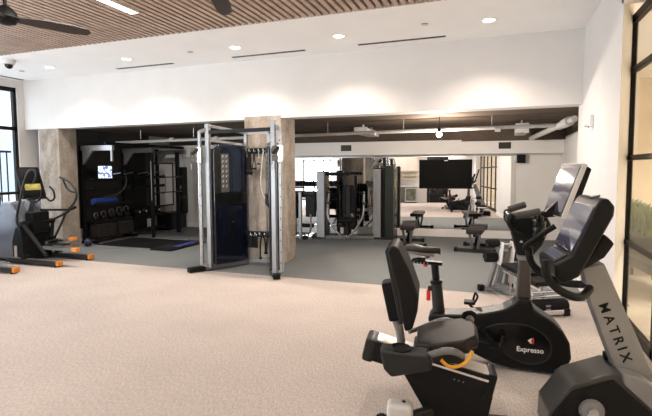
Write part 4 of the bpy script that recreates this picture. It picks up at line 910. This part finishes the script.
# ================================================================== WALL FITTINGS
r = thing('wall_sensor', 'small white sensor on the right wall near the bulkhead corner', 'sensor', (1.14, 6.80, 2.33))
b = B(); b.box(-.05, 0, -.05, .05, -.07, .08, .012); b.done('body', WHITEP, r)
b = B(); b.cyl((-.04, .06, -.05), (-.07, .09, -.05), .022); b.done('sensor_head', LGREY, r)
b = B(); b.box(-.055, -.045, -.02, .02, -.09, -.06, .004); b.done('button', GREYP, r)
r = thing('wall_speaker', 'small black cube speaker on the white rear wall right of the mirror', 'speaker', MM @ V((1.83, 0, 1.94)), TH)
b = B(); b.box(-.10, .10, -.15, -.01, -.10, .10, .01); sp = b.done('cabinet', PLAST, r)
b = B(); b.box(-.085, .085, -.156, -.149, -.085, .085, .004); b.done('grille', RUB, sp)
b = B(); b.box(-.03, .03, -.02, 0, -.04, .04); b.done('bracket', BLACKM, r)
for x, lab in ((-2.36, 'left, above the chest press machine'), (1.43, 'right, above the speaker wall')):
    r = thing('air_grille', 'small brown air grille on the white rear bulkhead, %s' % lab, 'air vent', MM @ V((x, -.42, 2.25)), TH, 'bulkhead air grilles')
    b = B(); b.box(-.135, .135, -.012, 0, -.075, .075, .003); b.done('frame', FRAMEM, r)
    for k in range(6): B().box(-.12, .12, -.016, -.010, -.062 + k*.022, -.052 + k*.022).done('slat', mat('bronze_slat', (.10, .075, .06), .4, noise=.1), r)
# pipes, bulb
PIPE = mat('white_pipe', (.46, .44, .42), .45, noise=.05, nscale=10)
r = thing('sprinkler_pipe', 'long pale sprinkler pipe running across under the rear concrete ceiling', 'pipe', (-4.0, 9.0, 2.465))
b = B(); b.cyl((-4.75, 0, -.07), (5.0, 0, .0), .035); b.done('run', PIPE, r)
for x in (-4.0, -2.5, -1.0, .75, 2.3, 3.9):
    b = B(); b.cyl((x, 0, .0), (x, 0, .21), .008); b.done('hanger', STEEL, r)
for x in (-3.1, -1.9, 1.7, 4.0):
    b = B(); b.cyl((x - .05, 0, -.035), (x + .05, 0, -.035), .048); b.done('coupling', PIPE, r)
r = thing('branch_pipe', 'pale pipe running back from the pipe crossing toward the rear wall at right', 'pipe', (.95, 9.05, 2.44))
b = B(); b.cyl((.15, -1.0, .04), (-.25, 2.3, -.06), .05); b.done('run', PIPE, r)
b = B(); b.cyl((.12, -.75, .03), (.08, -.35, .02), .075); b.done('coupling', PIPE, r)
b = B(); b.ball((.05, -.05, .01), .07); b.done('elbow', PIPE, r)
r = thing('duct_box', 'pale rectangular duct hanging below the rear concrete ceiling at right', 'duct', (.45, 10.3, 2.5))
b = B(); b.box(-.11, .11, -.3, .75, -.07, .09, .01); b.done('duct', PIPE, r)
b = B(); b.box(-.125, .125, -.33, -.3, -.085, .105, .005); b.done('flange', PIPE, r)
for y in (-.1, .55): B().box(-.02, .02, y - .01, y + .01, .08, .19).done('hanger', STEEL, r)
r = thing('duct_box', 'pale rectangular duct hanging below the rear concrete ceiling left of the bulb', 'duct', (-2.75, 10.0, 2.52))
b = B(); b.box(-.13, .13, -.3, .8, -.05, .08, .01); b.done('duct', PIPE, r)
b = B(); b.box(-.145, .145, -.33, -.3, -.065, .095, .005); b.done('flange', PIPE, r)
for y in (-.1, .6): B().box(-.02, .02, y - .01, y + .01, .07, .17).done('hanger', STEEL, r)
r = thing('pendant_bulb', 'glowing bare bulb hanging from the pale ceiling pipe in the rear room', 'light bulb', (-1.02, 8.9, 2.36))
b = B(); b.ball((0, 0, 0), .05); b.done('bulb', BULBM, r)
b = B(); b.cyl((0, 0, .045), (0, 0, .12), .028); b.done('socket', BLACKM, r)
b = B(); b.cyl((0, 0, .11), (0, 0, .32), .006); b.done('cord', BLACKM, r)
d = bpy.data.lights.new('bulb_lamp', 'POINT'); d.energy = P_BULB; d.color = WARM; d.shadow_soft_size = .07
o = bpy.data.objects.new('bulb_lamp', d); COL.objects.link(o); o.location = (-1.02, 8.9, 2.28)

# ================================================================== LOBBY BEYOND THE GLAZING
LEAF = mat('leaf_green', (.10, .16, .045), .5, noise=.4, nscale=6)
def grass_plant(name, label, loc, n, h, seed):
    rr = random.Random(seed); r = thing(name, label, 'plant', loc, 0, 'leafy plants in the lobby planter')
    b = B()
    for k in range(n):
        a = rr.uniform(0, 2*PI); l = rr.uniform(.6, 1.)*h; sp = rr.uniform(.05, .22); x0, y0 = rr.uniform(-.08, .08), rr.uniform(-.08, .08)
        P = [(x0 + math.cos(a)*sp*t*t, y0 + math.sin(a)*sp*t*t, l*t*(1.08 - .12*t)) for t in (0, .35, .7, 1)]
        b.tube(P, [.012, .02, .018, .003], 4, 2)
    b.done('foliage', LEAF, r); B().cyl((0, 0, 0), (0, 0, .05), .07).done('root_ball', RUB, r)
r = thing('planter', 'long dark planter box with legs in the lobby beyond the glass', 'planter', (2.28, 9.6, 0))
b = B(); b.box(-.25, .25, -1.0, 1.0, .22, .62, .015); b.done('trough', CHAR, r)
b = B(); b.box(-.22, .22, -.97, .97, .615, .63); b.done('soil', mat('soil', (.06, .045, .03), .9, noise=.3, nscale=30), r)
for x in (-.2, .2):
    for y in (-.9, .9): B().box(x - .02, x + .02, y - .02, y + .02, 0, .23).done('leg', FRAMEM, r)
for i, y in enumerate((8.3, 8.75, 9.2, 9.65)):
    grass_plant('leafy_plant', '%s leafy green plant from the near end of the lobby planter' % nth[i], (2.28, y + .5, .63), 42, .55, i)
r = thing('lobby_bench', 'low dark upholstered bench in the lobby behind the glass', 'bench', (2.12, 7.72, 0), rad(8))
b = B(); b.box(-.3, .3, -.7, .7, .32, .46, .03, seg=3); b.done('cushion', CHAR, r)
for x in (-.25, .25):
    for y in (-.62, .62): B().cyl((x, y, 0), (x, y, .33), .018).done('leg', FRAMEM, r)

# ================================================================== BACK WALL (seen in the mirror)
CAB = mat('cabinet_white', (.78, .70, .61), .5, noise=.03, nscale=4)
for i, x in enumerate((-3.98, -3.13)):
    r = thing('base_cabinet', 'pale base cabinet under the counter, reflected in the mirror, %s' % ('farther from the drinks fridge' if i == 0 else 'beside the drinks fridge'), 'cabinet', (x, YB + .01, 0), 0, 'base cabinets on the back wall')
    b = B(); b.box(-.42, .42, 0.0, .56, .08, .86); b.done('carcass', CAB, r)
    b = B(); b.box(-.42, .42, 0, .50, 0, .08); b.done('plinth', GREYP, r)
    for s in (-1, 1):
        b = B(); b.box(.21*s - .2, .21*s + .2, .56, .58, .11, .84, .003); dd = b.done('door', CAB, r)
        b = B(); b.box(.03*s - .008, .03*s + .008, .58, .60, .62, .78, .003); b.done('handle', STEEL, dd)
r = thing('drinks_fridge', 'steel framed glass door drinks fridge under the counter, reflected in the mirror', 'fridge', (-2.10, YB + .01, 0))
b = B(); b.box(-.32, .32, .02, .54, .02, .86); b.done('body', CHAR, r)
b = B(); b.box(-.31, .31, .54, .58, .06, .83, .005); dd = b.done('door', STEEL, r)
b = B(); b.box(-.26, .26, .578, .584, .12, .77); b.done('door_glass', mat('fridge_glass', (.13, .14, .10), .12, noise=.5, nscale=5), dd)
r = tag(B().box(-4.42, -1.75, YB, YB + .62, .86, .90, .005).done('worktop', LGREY), 'pale worktop along the back wall cabinets, reflected in the mirror', 'worktop')
r = thing('coffee_machine', 'black coffee machine on the worktop, reflected in the mirror', 'coffee machine', (-2.95, YB + .3, .90))
b = B(); b.box(-.15, .15, -.18, .18, 0, .06, .01); b.box(-.15, .15, -.18, -.02, .06, .36, .015); b.box(-.15, .15, -.18, .16, .27, .38, .015); b.done('body', PLAST, r)
b = B(); b.box(-.08, .08, .155, .163, .29, .35); b.done('panel', STEEL, r)
r = thing('shelf_unit', 'pale open shelf unit with upper cupboards on the back wall, reflected in the mirror', 'shelf', (-3.08, YB, 0))
b = B(); b.box(-1.33, 1.33, 0, .03, 1.25, 2.5); b.done('back_panel', CAB, r)
for z in (1.25, 1.45, 1.68): B().box(-1.33, 1.33, .0, .32, z, z + .03).done('shelf', CAB, r)
for x in (-1.32, -.72, .2, .52, .6, 1.30): B().box(x - .012, x + .012, 0, .32, 1.25, 1.70).done('divider', CAB, r)
for k in range(5):
    b = B(); b.box(-1.33 + k*.532, -.803 + k*.532, .0, .34, 1.71, 2.50, .003); b.done('cupboard_door', CAB, r)
